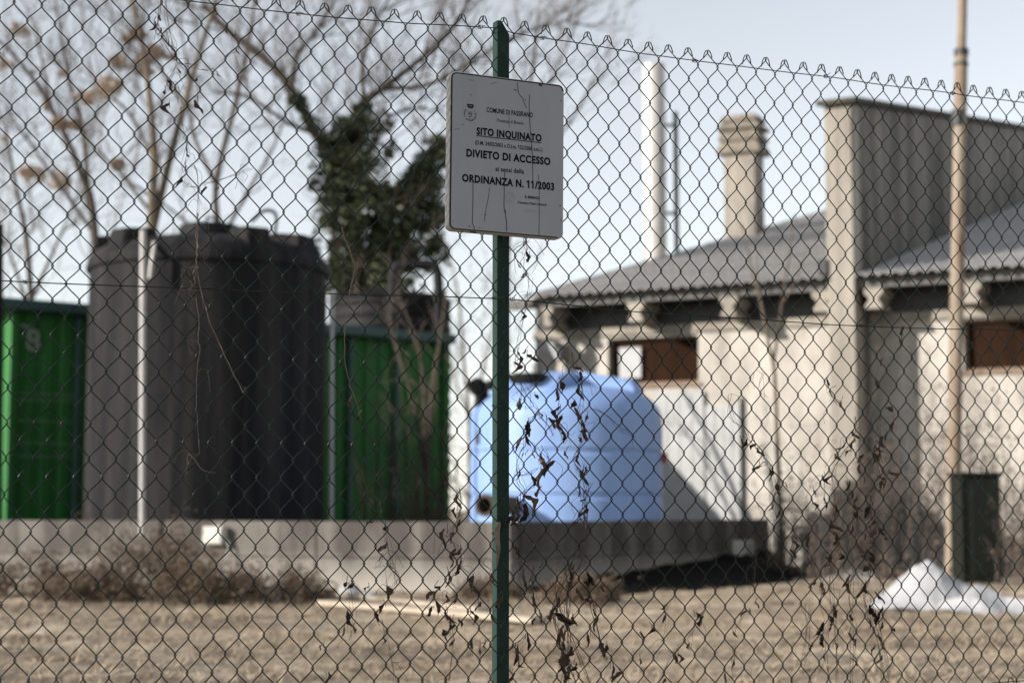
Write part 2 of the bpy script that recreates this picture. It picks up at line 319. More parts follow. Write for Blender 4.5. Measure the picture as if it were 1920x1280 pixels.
pl = thing('pipe_loop', (pts[0].x, Yp, 0.0), 'thick black pipe bent in an arch above the ribbed tank', 'pipe')
mb.tube(pts + [Vector((pts[-1].x, Yp, 0.0))], 0.082, 10); mb.build('pipe', M['rubber'], pl, smooth=True)
for q in (pts[4], pts[-9]):
    mb = MB(); mb.tube([q - Vector((0, 0, 0.06)), q + Vector((0, 0, 0.06))], 0.105, 12); mb.build('coupling', M['rubber'], pl)

# ------------------------------------------------------------------ green container
K0 = W(8, 955, 22.0); K0.z = 0; th = R(39); kd = Vector((math.cos(th), math.sin(th), 0)); kn = Vector((math.sin(th), -math.cos(th), 0))
KL = 7.25; KH = W(8, 583, 22.0).z; KD = 2.4
def kp(a, d, z): q = K0 + kd * a - kn * d; return Vector((q.x, q.y, z))
t = thing('green_container', K0, 'bright green steel container with dark teal roof behind the black tank', 'container')
# ribbed long side: one rib profile, real relief
mb = MB(); N = 28; st = KL / N; line = []
for i in range(N):
    a = i * st; line += [(a, 0.0), (a + st * 0.42, 0.0), (a + st * 0.52, 0.035), (a + st * 0.9, 0.035)]
line.append((KL, 0.0))
mb.add([kp(a, d + 0.03, z) for z in (0.12, KH) for a, d in line], [(i, i + 1, len(line) + i + 1, len(line) + i) for i in range(len(line) - 1)]); mb.build('side_panel', M['green'], t)
mb = MB(); line = []; NE = 8; st = KD / NE
for i in range(NE):
    a = i * st; line += [(a, 0.0), (a + st * 0.45, 0.0), (a + st * 0.55, 0.03), (a + st * 0.92, 0.03)]
line.append((KD, 0.0))
mb.add([kp(0.02 + d, a, z) for z in (0.12, KH) for a, d in line], [(i + 1, i, len(line) + i, len(line) + i + 1) for i in range(len(line) - 1)]); mb.build('end_panel', M['green'], t)
mb = MB(); mb.prism([kp(0.05, KD, 0.1), kp(KL, KD, 0.1), kp(KL, KD - 0.04, 0.1), kp(0.05, KD - 0.04, 0.1)], (0, 0, KH - 0.1)); mb.build('back_panel', M['green'], t)
mb = MB(); mb.prism([kp(KL - 0.04, 0.06, 0.1), kp(KL, 0.06, 0.1), kp(KL, KD - 0.06, 0.1), kp(KL - 0.04, KD - 0.06, 0.1)], (0, 0, KH - 0.1)); mb.build('end_panel', M['green'], t)
mb = MB(); mb.prism([kp(-0.3, -0.20, KH + 0.005), kp(KL + 0.02, -0.20, KH + 0.005), kp(KL + 0.02, KD + 0.2, KH + 0.005), kp(-0.3, KD + 0.2, KH + 0.005)], (0, 0, 0.15)); mb.build('roof', M['teal'], t, bevel=0.02)
for a, wd, mt in ((0.0, 0.09, 'green'), (0.93, 0.07, 'teal'), (3.4, 0.07, 'teal'), (5.35, 0.07, 'teal'), (6.2, 0.07, 'teal'), (KL - 0.1, 0.1, 'green')):
    mb = MB(); mb.prism([kp(a, -0.06, 0.0), kp(a + wd, -0.06, 0.0), kp(a + wd, 0.02, 0.0), kp(a, 0.02, 0.0)], (0, 0, KH - 0.005)); mb.build('post', M[mt], t, bevel=0.006)
for z in (1.55, 1.73, 2.02, 2.3, 2.38):
    mb = MB(); mb.tube([kp(0.12, -0.075, z), kp(0.9, -0.075, z)], 0.006, 5); mb.build('rail', M['chalk'], t)
mb = MB(); mb.prism([kp(0, -0.05, 0.02), kp(KL, -0.05, 0.02), kp(KL, 0.05, 0.02), kp(0, 0.05, 0.02)], (0, 0, 0.12)); mb.build('bottom_rail', M['green'], t)

def text_mesh(body, size=1.0, bold=0.0, shear=0.0, ext=0.0):
    cu = bpy.data.curves.new('txt', 'FONT'); cu.body = body; cu.size = size; cu.align_x = 'CENTER'; cu.align_y = 'CENTER'
    cu.offset = bold; cu.space_character = 1.0 + 2.6 * bold; cu.shear = shear; cu.extrude = ext; cu.resolution_u = 4
    o = bpy.data.objects.new('txt', cu); sc.collection.objects.link(o)
    dg = bpy.context.evaluated_depsgraph_get(); me = bpy.data.meshes.new_from_object(o.evaluated_get(dg))
    bpy.data.objects.remove(o); me.materials.clear(); return me
def place_text(me, name, mt, parent, origin, xa, za, width, height=None):
    # scale the flat text to a width (and height), lay it in the plane spanned by xa, za
    X = [v.co.x for v in me.vertices]; Yv = [v.co.y for v in me.vertices]
    cx, cy = (min(X) + max(X)) / 2, (min(Yv) + max(Yv)) / 2
    sx = width / (max(X) - min(X)); sy = height / (max(Yv) - min(Yv)) if height else sx
    nn = xa.cross(za); o0 = ORG.get(parent, Vector((0, 0, 0)))
    for v in me.vertices:
        v.co = origin + xa * ((v.co.x - cx) * sx) + za * ((v.co.y - cy) * sy) + nn * v.co.z * sx - o0
    me.name = name; return link(name, me, mt, parent)
q = on_plane(62, 638, K0 + kn * 0.004, kn); place_text(text_mesh('8', 1, 0.02), 'stencil_number', M['chalk'], t, q + kn * 0.002, kd, Vector((0, 0, 1)), 0.20, 0.30)
q = on_plane(48, 612, K0 + kn * 0.004, kn); place_text(text_mesh('~', 1, 0.01), 'stencil_mark', M['chalk'], t, q + kn * 0.002, kd, Vector((0, 0, 1)), 0.16, 0.07)

# ------------------------------------------------------------------ blue tank
Yt = 20.9; ct = W(1062, 955, Yt); ct.z = 0; rt = 180 / FPX * Yt
def tz(py): return zat(py, Yt)
t = thing('rainwater_tank', ct, 'light blue domed plastic tank standing behind the wall corner', 'tank')
zt = tz(790)
prof = [(rt * 0.97, 0.02), (rt * 1.0, 0.12)]
for zz in (tz(980) - 0.12, tz(931), tz(852)):
    prof += [(rt, zz - 0.045), (rt * 0.985, zz - 0.025), (rt * 0.985, zz + 0.025), (rt, zz + 0.045)]
for k in range(13):
    a = k / 12 * math.pi / 2; prof.append((rt * (0.30 + 0.70 * math.cos(a) ** 0.72) if k < 12 else rt * 0.30, zt + (tz(728) - zt) * math.sin(a)))
prof += [(rt * 0.26, tz(716)), (0.02, tz(716))]
mb = MB(); mb.lathe(prof, 96, ct); mb.build('body', M['blue'], t, smooth=True)
for a in (-17, 73, 163, 253):                # raised moulded bars running out over the dome
    a = R(a); u = Vector((math.cos(a), math.sin(a), 0)); v = Vector((-u.y, u.x, 0)); hw = 0.19; mb = MB()
    poly = [ct + u * 0.12 + Vector((0, 0, zt + 0.2)), ct + u * (rt * 0.80) + Vector((0, 0, zt + 0.12)), ct + u * (rt * 0.80) + Vector((0, 0, tz(727))), ct + u * (rt * 0.72) + Vector((0, 0, tz(716))), ct + u * (rt * 0.2) + Vector((0, 0, tz(699))), ct + u * 0.12 + Vector((0, 0, tz(698)))]
    mb.prism([p - v * hw for p in poly], v * (2 * hw)); mb.build('lug', M['blue'], t, bevel=0.05, smooth=True)
lc = W(992, 712, Yt - 0.75); mb = MB(); mb.lathe([(0.22, -0.04), (0.24, 0.0), (0.24, 0.06), (0.20, 0.075)], 28, lc); mb.build('lid', M['rubber'], t, smooth=True)
mb = MB(); mb.tube([lc + Vector((0.05, 0, 0.07)), lc + Vector((0.05, 0, 0.2))], 0.022, 8); mb.build('vent', M['pvc'], t)
mb = MB(); q = W(903, 760, Yt - 0.3)
mb.tube(crom([q, W(903, 735, Yt - 0.3), W(897, 724, Yt - 0.35), W(888, 728, Yt - 0.4)], 4), [0.09] * 7 + [0.11] * 6, 8); mb.build('vent_elbow', M['rubber'], t, smooth=True)
mb = MB(); mb.box(W(921, 722, Yt - 0.4), (0.12, 0.10, 0.12)); mb.build('valve_box', M['rubber'], t, bevel=0.02)
mb = MB(); sp = []
for k in range(9):
    a = R(206); zz = zt + (tz(735) - zt) * (1 - k / 8) - 0.30 * (k / 8); rr = rt * (0.62 + 0.4 * math.sin(k / 8 * math.pi / 2)); sp.append(ct + Vector((math.cos(a) * rr, math.sin(a) * rr, zz)))
mb.tube(sp, 0.022, 6); mb.build('strap', M['maroon'], t)
# rusty outlet stub with a real bore
ax = Vector((-0.50, -0.86, 0)).normalized(); c = W(908, 947, Yt - 1.55); up = Vector((0, 0, 1)); sd_ = ax.cross(up).normalized(); mb = MB(); rings = [(0.0, 0.12), (0.0, 0.095), (0.30, 0.095)]
outer = [(0.95, 0.115), (0.06, 0.115), (0.06, 0.13), (0.0, 0.13), (0.0, 0.095), (0.45, 0.09), (0.45, 0.005)]
vs = []
for d, r_ in outer:
    for j in range(20):
        a = 2 * math.pi * j / 20; vs.append(c - ax * d + (sd_ * math.cos(a) + up * math.sin(a)) * r_)
mb.add(vs, [(i * 20 + j, i * 20 + (j + 1) % 20, (i + 1) * 20 + (j + 1) % 20, (i + 1) * 20 + j) for i in range(len(outer) - 1) for j in range(20)]); mb.build('outlet_pipe', M['bark'], t, smooth=True)
mb = MB(); mb.box(W(1246, 858, Yt - 0.25), (0.07, 0.1, 0.12)); mb.build('valve', M['red'], t, bevel=0.01)

# ------------------------------------------------------------------ pipes and poles by the wall
def pole(name, label, cat, mt, a, b, r, n=10, group=None, extra=None):
    t = thing(name, (a.x, a.y, a.z), label, cat, group); mb = MB(); mb.tube([a, b], r, n); mb.build('tube', M[mt], t, smooth=True); return t
yy = 19.05; t = pole('standpipe', 'tall white plastic pipe standing in front of the black tank', 'pipe', 'pvc', W(266.5, 1001, yy), W(268, 432, yy), 0.034)
for py in (860, 700, 985):
    mb = MB(); mb.tube([W(267, py + 4, yy), W(267, py - 4, yy)], 0.038, 10); mb.build('coupling', M['pvc'], t)
t = thing('overflow_pipe', W(281, 522, 19.7), 'short bent white pipe hanging on the black tank shoulder', 'pipe')
mb = MB(); mb.tube(crom([W(281, 522, 19.7), W(284, 495, 19.7), W(288, 470, 19.72), W(289, 455, 19.85)], 4), 0.026, 8); mb.build('tube', M['pvc'], t, smooth=True)
t = pole('conduit_pole', 'thin grey metal pole right of the black tank', 'pole', 'sheet', Vector((W(622, 955, 21.2).x, 21.2, 0)), W(622, 548, 21.2), 0.03)
t = pole('dark_pole', 'dark pole at the left edge above the green container', 'pole', 'rubber', Vector((W(1, 955, 21.0).x - 0.03, 21.0, 0)), W(-4, 420, 21.0), 0.07)

# ------------------------------------------------------------------ boxes on the wall
def on_wall_l(px, py, off): return on_plane(px, py, C0 + nl * off, nl)
p = on_wall_l(403, 1003, 0.06); rzl = math.atan2(-dl.y, -dl.x)
t = thing('junction_box', p - Vector((0, 0, 0.11)), 'cream plastic junction box fixed on the sunlit wall', 'junction box')
mb = MB(); mb.box(p, (0.28, 0.10, 0.20), rzl); bx = mb.build('housing', M['boxpale'], t, bevel=0.012)
mb = MB(); mb.box(p + nl * 0.056, (0.25, 0.012, 0.17), rzl); mb.build('cover', M['boxpale'], bx, bevel=0.004)
mb = MB(); mb.tube(crom([p + Vector((0.13, -0.05, -0.02)), p + Vector((0.17, -0.08, -0.1)), p + Vector((0.16, -0.1, -0.22)), p + Vector((0.10, -0.12, -0.38))]), 0.013, 6); mb.build('cable', M['sheet'], t)
p = on_plane(1394, 1033, C0 + nr * 0.06, nr); rzr = math.atan2(dr.y, dr.x)
t = thing('meter_box', p - Vector((0, 0, 0.14)), 'pale grey green box fixed on the shaded end of the wall', 'junction box')
mb = MB(); mb.box(p, (0.46, 0.11, 0.28), rzr); bx = mb.build('housing', M['boxpale'], t, bevel=0.012)
mb = MB(); mb.box(p + nr * 0.06 + dr * 0.08, (0.26, 0.012, 0.24), rzr); mb.build('cover', M['boxgreen'], bx, bevel=0.004)

# ------------------------------------------------------------------ shed (local frame: x along the facade, y back, z up)
P0 = W(1559, 955, 25.0); P0.z = 0; RZ = R(-27)
shed = thing('farm_shed', P0, 'cream rendered shed with grey corrugated roof and brown windows', 'building', rz=RZ, local=True)
e1 = Vector((math.cos(RZ), math.sin(RZ), 0)); e2 = Vector((-math.sin(RZ), math.cos(RZ), 0))
def Bp(px, py, b):                           # photo place on the plane b metres behind the facade line -> local (a, z)
    q = on_plane(px, py, P0 + e2 * b, e2) - P0; return q.dot(e1), q.z
ze = Bp(1556, 519, 0.0)[1]; SL = 0.243; RL = 19.0; BW = 0.82
aL = Bp(984, 553, 0.0)[0]; aR = 9.0; pw = 0.42; aW = Bp(1004, 700, BW)[0]
def box3(x0, x1, y0, y1, z0, z1): mb = MB(); mb.box(((x0 + x1) / 2, (y0 + y1) / 2, (z0 + z1) / 2), (x1 - x0, y1 - y0, z1 - z0)); return mb
# walls with real window openings
wl = [Bp(1140, 636, BW), Bp(1310, 716, BW)]; wr = [Bp(1806, 609, BW), Bp(1990, 696, BW)]
wins = [(wl[0][0], wl[1][0], wl[1][1], wl[0][1]), (wr[0][0], wr[1][0], wl[1][1] + 0.02, wl[0][1] + 0.02)]
ztop = ze + SL * BW - 0.06
def wall_with(x0, x1, wn):
    a, b2, z0, z1 = wn; y0, y1 = BW, BW + 0.25
    for r_ in ((x0, a, -0.1, ztop), (b2, x1, -0.1, ztop), (a, b2, -0.1, z0), (a, b2, z1, ztop)):
        box3(r_[0], r_[1], y0, y1, r_[2], r_[3]).build('wall', M['facade'], shed)
wall_with(aW, 0.06, wins[0]); wall_with(pw - 0.06, aR - 0.2, wins[1])
box3(aW, aW + 0.25, BW + 0.25, 16, -0.1, ztop).build('side_wall', M['facade'], shed)
mb = MB(); mb.prism([(aW + 0.02, BW + 0.25, ztop - 0.01), (aW + 0.02, 16, ztop - 0.01), (aW + 0.02, 16, ztop + SL * (16 - BW) - 0.2)], (0.2, 0, 0)); mb.build('gable_wall', M['facade'], shed)
for k, (a, b2, z0, z1) in enumerate(wins):
    f = box3(a - 0.06, b2 + 0.06, BW - 0.03, BW + 0.1, z0 - 0.07, z0 - 0.002).build('window_sill', M['frame'], shed, bevel=0.008)
    mb = MB(); t0 = 0.035
    for x0, x1, q0, q1 in ((a, a + t0, z0, z1), (b2 - t0, b2, z0, z1), (a + t0, b2 - t0, z1 - t0, z1), (a + t0, b2 - t0, z0, z0 + t0)):
        mb.box(((x0 + x1) / 2, BW + 0.12, (q0 + q1) / 2), (x1 - x0 - 0.002, 0.06, q1 - q0 - 0.002))
    wn = mb.build('window', M['frame'], shed)
    nb = 4; wdt = (b2 - a - 2 * t0) / nb
    for i in range(nb):
        box3(a + t0 + i * wdt + 0.004, a + t0 + (i + 1) * wdt - 0.004, BW + 0.14, BW + 0.17 + 0.006 * (i % 2), z0 + t0, z1 - t0).build('board', M['boardwood'], wn)
    if k == 0:
        s0, s1 = Bp(1162, 652, BW + 0.1), Bp(1203, 708, BW + 0.1)
        box3(s0[0], s1[0], BW + 0.075, BW + 0.088, s1[1], s0[1]).build('loose_sheet', M['whitepane'], wn)
# horizontal ledge along the wall top, eave purlin, brackets (rafter tails)
zl = Bp(1480, 597, BW)[1]
for x0, x1 in ((aW - 0.02, -0.01), (pw + 0.01, aR - 0.2)):
    box3(x0, x1, BW - 0.05, BW - 0.002, zl - 0.14, zl).build('ledge', M['concrete'], shed, bevel=0.01)
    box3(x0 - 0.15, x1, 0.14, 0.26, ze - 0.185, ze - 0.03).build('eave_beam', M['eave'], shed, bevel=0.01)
mb = MB()
box3(aW + 0.02, -0.02, BW - 0.012, BW - 0.003, zl + 0.003, ztop - 0.02).build('eave_shade_vent', M['darkmetal'], shed); box3(pw + 0.02, aR - 0.25, BW - 0.012, BW - 0.003, zl + 0.003, ztop - 0.02).build('eave_shade_vent', M['darkmetal'], shed)  # dark vent strip whose tone also paints in the eave shade
for px in (1022, 1192, 1366, 1540, 1638, 1822):
    a = Bp(px, 570, 0.15)[0]; mb = MB()
    hw = 0.095; z1_, z0_ = ze - 0.19, zl + 0.003
    poly = [(a - hw - 0.05, 0.13, z1_), (a + hw + 0.05, 0.13, z1_), (a + hw + 0.05, 0.13, z1_ - 0.08), (a + hw - 0.02, 0.13, z1_ - 0.14), (a + hw - 0.02, 0.13, z0_ + 0.12), (a + hw + 0.03, 0.13, z0_ + 0.05), (a + hw + 0.03, 0.13, z0_), (a - hw - 0.03, 0.13, z0_), (a - hw - 0.03, 0.13, z0_ + 0.05), (a - hw + 0.02, 0.13, z0_ + 0.12), (a - hw + 0.02, 0.13, z1_ - 0.14), (a - hw - 0.05, 0.13, z1_ - 0.08)]
    mb.prism(poly[::-1], (0, BW - 0.15, 0)); mb.build('bracket', M['concrete'], shed)
# corrugated roofs, in overlapping courses
def corr(x0, x1):
    for k in range(11):
        y0 = -0.10 + k * 1.75 - (0.12 if k else 0); y1 = -0.10 + (k + 1) * 1.75; mb = MB(); pitch = 0.177; n_ = int((x1 - x0) / pitch * 8)
        cols = [(x0 + (x1 - x0) * i / n_) for i in range(n_ + 1)]; vs = []
        for y_, lift in ((y0, 0.014), (y1, 0.0)):
            for x_ in cols: vs.append((x_, y_, ze + SL * y_ + 0.023 * math.cos(2 * math.pi * x_ / pitch) + lift))
        nn_ = len(cols); vs += [(v[0], v[1], v[2] - 0.009) for v in vs]
        fs = [(i, i + 1, nn_ + i + 1, nn_ + i) for i in range(nn_ - 1)] + [(2 * nn_ + i + 1, 2 * nn_ + i, 3 * nn_ + i, 3 * nn_ + i + 1) for i in range(nn_ - 1)]
        fs += [(i + 1, i, 2 * nn_ + i, 2 * nn_ + i + 1) for i in range(nn_ - 1)]
        mb.add(vs, fs); mb.build('roof_sheet', M['roof'], shed, smooth=True)
corr(aL, -0.01); corr(pw + 0.01, aR)
mb = MB(); mb.prism([(aL + 0.03, 0.02, ze - 0.06), (aL + 0.03, RL, ze - 0.06 + SL * RL), (aL + 0.03, RL, ze - 0.26 + SL * RL), (aL + 0.03, 0.02, ze - 0.2)], (0.08, 0, 0)); mb.build('verge_board', M['concrete'], shed)
# fire wall that stands up through the roof: end pilaster, side panels with recessed joints, coping
zp = Bp(1582, 197, 0.0)[1]; SP = 0.178
mb = MB(); mb.prism([(0, 0, -0.1), (0, 0.40, -0.1), (0, 0.40, zp + SP * 0.40), (0, 0, zp)], (pw, 0, 0)); mb.build('pilaster', M['concrete'], shed, bevel=0.012)
y0 = 0.412; lens = [2.55, 2.9, 2.3, 0.75, 2.9, 2.9, 2.9]
mb = MB(); mb.prism([(0.05, 0.40, -0.1), (0.05, 18, -0.1), (0.05, 18, zp + SP * 18 - 0.05), (0.05, 0.4, zp + SP * 0.4 - 0.05)], (pw - 0.1, 0, 0)); fw = mb.build('fire_wall', M['coping'], shed)
for L in lens:
    mb = MB(); y1 = y0 + L - 0.035; zb = ze + SL * y0 - 0.3 if y0 > BW + 0.3 else -0.1
    mb.prism([(0.01, y0, zb), (0.01, y1, zb), (0.01, y1, zp + SP * y1), (0.01, y0, zp + SP * y0)], (pw - 0.02, 0, 0)); mb.build('panel', M['parapet'], fw)
    y0 += L
mb = MB(); mb.prism([(-0.10, -0.10, zp + 0.004), (-0.10, 18, zp + SP * 18.1 + 0.004), (-0.10, 18, zp + SP * 18.1 + 0.09), (-0.10, -0.10, zp + 0.09)], (pw + 0.2, 0, 0)); mb.build('coping', M['coping'], shed, bevel=0.01)
# sheet cladding doors at the foot of the wall
for (x0, x1, t_) in ((1226, 1319, 736), (1322, 1387, 760)):
    a0, z1 = Bp(x0, t_, BW - 0.06); a1, _ = Bp(x1, t_, BW - 0.06)
    dd = box3(a0, a1, BW - 0.06, BW - 0.012, 0.05, z1).build('door', M['sheet'], shed, bevel=0.006)
    for k in range(1, 4):
        xx = a0 + (a1 - a0) * k / 4; box3(xx - 0.012, xx + 0.012, BW - 0.068, BW - 0.06, 0.08, z1 - 0.03).build('rib', M['sheet'], dd)
a, z = Bp(1389, 900, BW - 0.1); box3(a - 0.012, a + 0.014, BW - 0.06, BW - 0.014, 0, Bp(1389, 745, BW)[1]).build('downpipe', M['darkmetal'], shed)
a, z = Bp(1556, 500, 0.0); box3(a - 0.16, a - 0.03, -0.05, 0.08, z - 0.12, z + 0.12).build('gutter_end', M['darkmetal'], shed, bevel=0.01)
# stacked-cowl chimney on the roof slope
d = ray(1398, 441); n_r = (e2 * -SL + Vector((0, 0, 1))); q = E + d * (((P0 + Vector((0, 0, ze)) - E).dot(n_r)) / d.dot(n_r)); ql = q - P0; ca, cbk = ql.dot(e1), ql.dot(e2); Zc = q.y
sF = Zc / FPX; hw = 31 * sF; hd = 0.30; y_ch = cbk
def chz(py): return W(1400, py, Zc).z
mb = box3(ca - hw - 0.02, ca + hw - 0.02, y_ch - hd, y_ch + hd, ql.z - 0.5, chz(292)); ch = mb.build('chimney', M['concrete'], shed, bevel=0.01)
for p0_, p1_, w0, w1 in ((292, 266, 1.34, 1.18), (268, 246, 1.26, 1.12), (247, 230, 1.34, 1.05), (231, 220, 1.16, 1.16)):
    mb = MB(); za, zb = chz(p0_), chz(p1_); vs = []
    for z_, k in ((za, w0), (za + (zb - za) * 0.35, w0), (zb, w1 * 0.86)):
        vs += [(ca - 0.02 + sx * hw * k, y_ch + sy * hd * k, z_) for sx, sy in ((-1, -1), (1, -1), (1, 1), (-1, 1))]
    mb.add(vs, [(3, 2, 1, 0), (8, 9, 10, 11)] + [(r_ * 4 + j, r_ * 4 + (j + 1) % 4, r_ * 4 + 4 + (j + 1) % 4, r_ * 4 + 4 + j) for r_ in (0, 1) for j in range(4)]); mb.build('cowl', M['cowl'], ch)
# floodlight on the shed corner
p = on_plane(1042, 655, P0 + e2 * 0.55, e2); t = thing('floodlight', p - Vector((0, 0, 0.25)), 'grey floodlight on an arm at the shed corner above the blue tank', 'floodlight')
Mr = Matrix.Rotation(R(-27), 4, 'Z') @ Matrix.Rotation(R(28), 4, 'Y') @ Matrix.Rotation(R(18), 4, 'X'); mb = MB(); mb.box(p, (0.42, 0.16, 0.27), M=Mr); hs = mb.build('housing', M['floodgrey'], t, bevel=0.03)
mb = MB(); mb.box(p + Mr.to_3x3() @ Vector((-0.02, -0.09, 0)), (0.34, 0.02, 0.2), M=Mr); mb.build('glass', M['whitepane'], hs)
mb = MB(); mb.tube([p + Vector((0.05, 0.05, -0.05)), p + e2 * 0.3 + Vector((0.1, 0, -0.2)), p + e2 * 0.62 + e1 * 0.25 + Vector((0, 0, -0.2))], 0.03, 8); mb.build('arm', M['darkmetal'], t)
# wall lamp / small box under eave
# ------------------------------------------------------------------ flue stack behind the roof
Yf = 37.0; q = W(1233, 955, Yf); q.z = 0; t = thing('flue_stack', q, 'tall white cylindrical flue with slim dark pipe behind the shed roof', 'chimney')
rf = 21.5 / FPX * Yf; ztp = zat(122, Yf); mb = MB(); mb.lathe([(rf, 0), (rf, ztp - 0.03), (rf * 0.97, ztp), (rf * 0.86, ztp), (rf * 0.86, ztp - 0.5)], 40, q); mb.build('stack', M['stack'], t, smooth=True)
for py in (300, 430):
    mb = MB(); zz = zat(py, Yf); mb.lathe([(rf * 1.0, zz - 0.03), (rf * 1.03, zz - 0.03), (rf * 1.03, zz + 0.03), (rf * 1.0, zz + 0.03)], 40, q); mb.build('band', M['stack'], t)
qq = W(1274, 955, Yf); mb = MB(); mb.tube([(qq.x, Yf, 0), (qq.x, Yf, zat(210, Yf))], 0.055, 8); mb.build('slim_pipe', M['darkmetal'], t)
for py in (235, 400):
    mb = MB(); mb.box((q.x + rf + 0.12, Yf, zat(py, Yf)), (0.32, 0.05, 0.06)); mb.build('bracket', M['darkmetal'], t)
# ------------------------------------------------------------------ rusty pole
Yr = 20.2; b0 = W(1787, 955, Yr); b0.z = 0.0; tp = W(1806, -60, Yr); jn = W(1802.5, 100, Yr); b0 = jn + (jn - tp) * ((jn.z) / (tp.z - jn.z)); b0 = Vector((W(1782, 1000, Yr).x, Yr, 0))
t = thing('rusty_pole', b0, 'tall rusty metal pole with peeling paint in front of the shed', 'pole')
mb = MB(); mb.tube([b0, b0.lerp(jn, 0.5), jn], [0.088, 0.084, 0.078], 16); mb.build('lower_tube', M['rust'], t, smooth=True)
mb = MB(); mb.tube([jn - (jn - b0).normalized() * 0.1, tp], [0.060, 0.055], 14); mb.build('upper_tube', M['rust'], t, smooth=True)
mb = MB(); ax = (tp - jn).normalized(); mb.tube([jn - ax * 0.03, jn + ax * 0.05], 0.09, 14); mb.build('collar', M['darkmetal'], t)
mb = MB(); mb.tube([jn - ax * 0.16, jn - ax * 0.13], 0.092, 14); mb.build('collar', M['darkmetal'], t)
mb = MB(); q = W(1797, 222, Yr); mb.tube([q - ax * 0.10, q + ax * 0.10], 0.087, 14); mb.build('clamp', M['darkmetal'], t)
# ------------------------------------------------------------------ olive cabinet
Yk = 19.6; q = W(1838, 955, Yk); q.z = 0; hk = zat(892, Yk); wk = 72 / FPX * Yk
t = thing('steel_cabinet', q, 'dark olive upright steel cabinet beside the rusty pole', 'cabinet')
mb = MB(); mb.box(q + Vector((0, 0.22, hk / 2)), (wk, 0.44, hk), R(6)); bd = mb.build('body', M['cabinet'], t, bevel=0.012)
mb = MB(); mb.box(q + Vector((0, 0.22, hk + 0.022)), (wk + 0.06, 0.50, 0.04), R(6)); mb.build('lid', M['cabinet'], t, bevel=0.008)
Mk = Matrix.Rotation(R(6), 4, 'Z')
mb = MB(); mb.box(q + Vector((0, 0.22, hk / 2)) + Mk.to_3x3() @ Vector((0.03, -0.228, 0)), (wk * 0.74, 0.014, hk * 0.86), R(6)); dr_ = mb.build('door', M['cabinet'], t, bevel=0.004)
mb = MB(); mb.box(q + Vector((0, 0.22, hk / 2)) + Mk.to_3x3() @ Vector((0.13, -0.245, 0.05)), (0.02, 0.02, 0.12), R(6)); mb.build('handle', M['darkmetal'], dr_)
mb = MB(); mb.box(q + Vector((0, 0.22, hk / 2)) + Mk.to_3x3() @ Vector((-wk / 2 - 0.012, -0.2, 0)), (0.02, 0.06, hk), R(6)); mb.build('edge_strip', M['cabinet'], t)
# ------------------------------------------------------------------ white sheeting heaps
def heap(name, label, base_px, peaks, rad, seed, res=46, mt='tarp'):
    c = G(*base_px); c.z = 0; rg = random.Random(seed); mb = MB(); rx, ry = rad; vs = []
    for j in range(res + 1):
        for i in range(res + 1):
            u, v = i / res * 2 - 1, j / res * 2 - 1; x, y = u * rx, v * ry; z = 0
            for (px_, py_, h, sx, sy) in peaks:
                dd = math.hypot((x - px_) / sx, (y - py_) / sy); z = max(z, h * (max(0, 1 - dd ** 1.05) * 0.7 + 0.3 * math.exp(-2.2 * dd * dd)))
            e = max(0.0, 1 - max(abs(u), abs(v)) ** 6)
            fold = mnoise.ridged_multi_fractal(Vector((x * 2.2 + seed, y * 2.2, z * 0.6)), 1.0, 2.0, 3, 0.8, 2.0) if True else 0
            z += 0.06 * (fold - 0.9) * min(1, z * 6 + 0.2) + 0.02 * mnoise.noise(Vector((x * 5, y * 5, seed)))
            ox = 0.05 * mnoise.noise(Vector((x * 3, y * 3, seed + 3))); oy = 0.05 * mnoise.noise(Vector((x * 3, y * 3, seed + 7)))
            vs.append(c + Vector((x + ox, y + oy, z * e - 0.02 + gz(c.x + x, c.y + y))))
    keep = []
    for j in range(res):
        for i in range(res):
            u, v = (i + .5) / res * 2 - 1, (j + .5) / res * 2 - 1; a = math.atan2(v, u)
            if math.hypot(u, v) < 0.86 + 0.12 * mnoise.noise(Vector((math.cos(a) * 2, math.sin(a) * 2, seed * 1.7))): keep.append((j * (res + 1) + i, j * (res + 1) + i + 1, (j + 1) * (res + 1) + i + 1, (j + 1) * (res + 1) + i))
    mb.add(vs, keep); o = mb.build(name, M[mt], None, smooth=True)
    return tag(o, label, 'plastic sheet')
heap('plastic_sheet', 'white plastic sheeting heaped in a peak on the ground', (1745, 1140), [(0.0, 0.05, 0.47, 0.60, 0.55), (-0.22, -0.1, 0.24, 0.42, 0.4), (0.26, -0.05, 0.27, 0.42, 0.5)], (0.70, 0.55), 4, 64)
heap('plastic_sheet', 'low crumpled white sheet right of the peaked heap', (1893, 1146), [(-0.25, 0.12, 0.24, 0.5, 0.5), (0.2, 0.0, 0.19, 0.6, 0.4)], (0.72, 0.45), 11, 64)
heap('plastic_sheet', 'pale flattened sack lying left of the white heap', (1600, 1085), [(0.0, 0.0, 0.16, 0.5, 0.4)], (0.45, 0.4), 17, 24, 'wallcap')
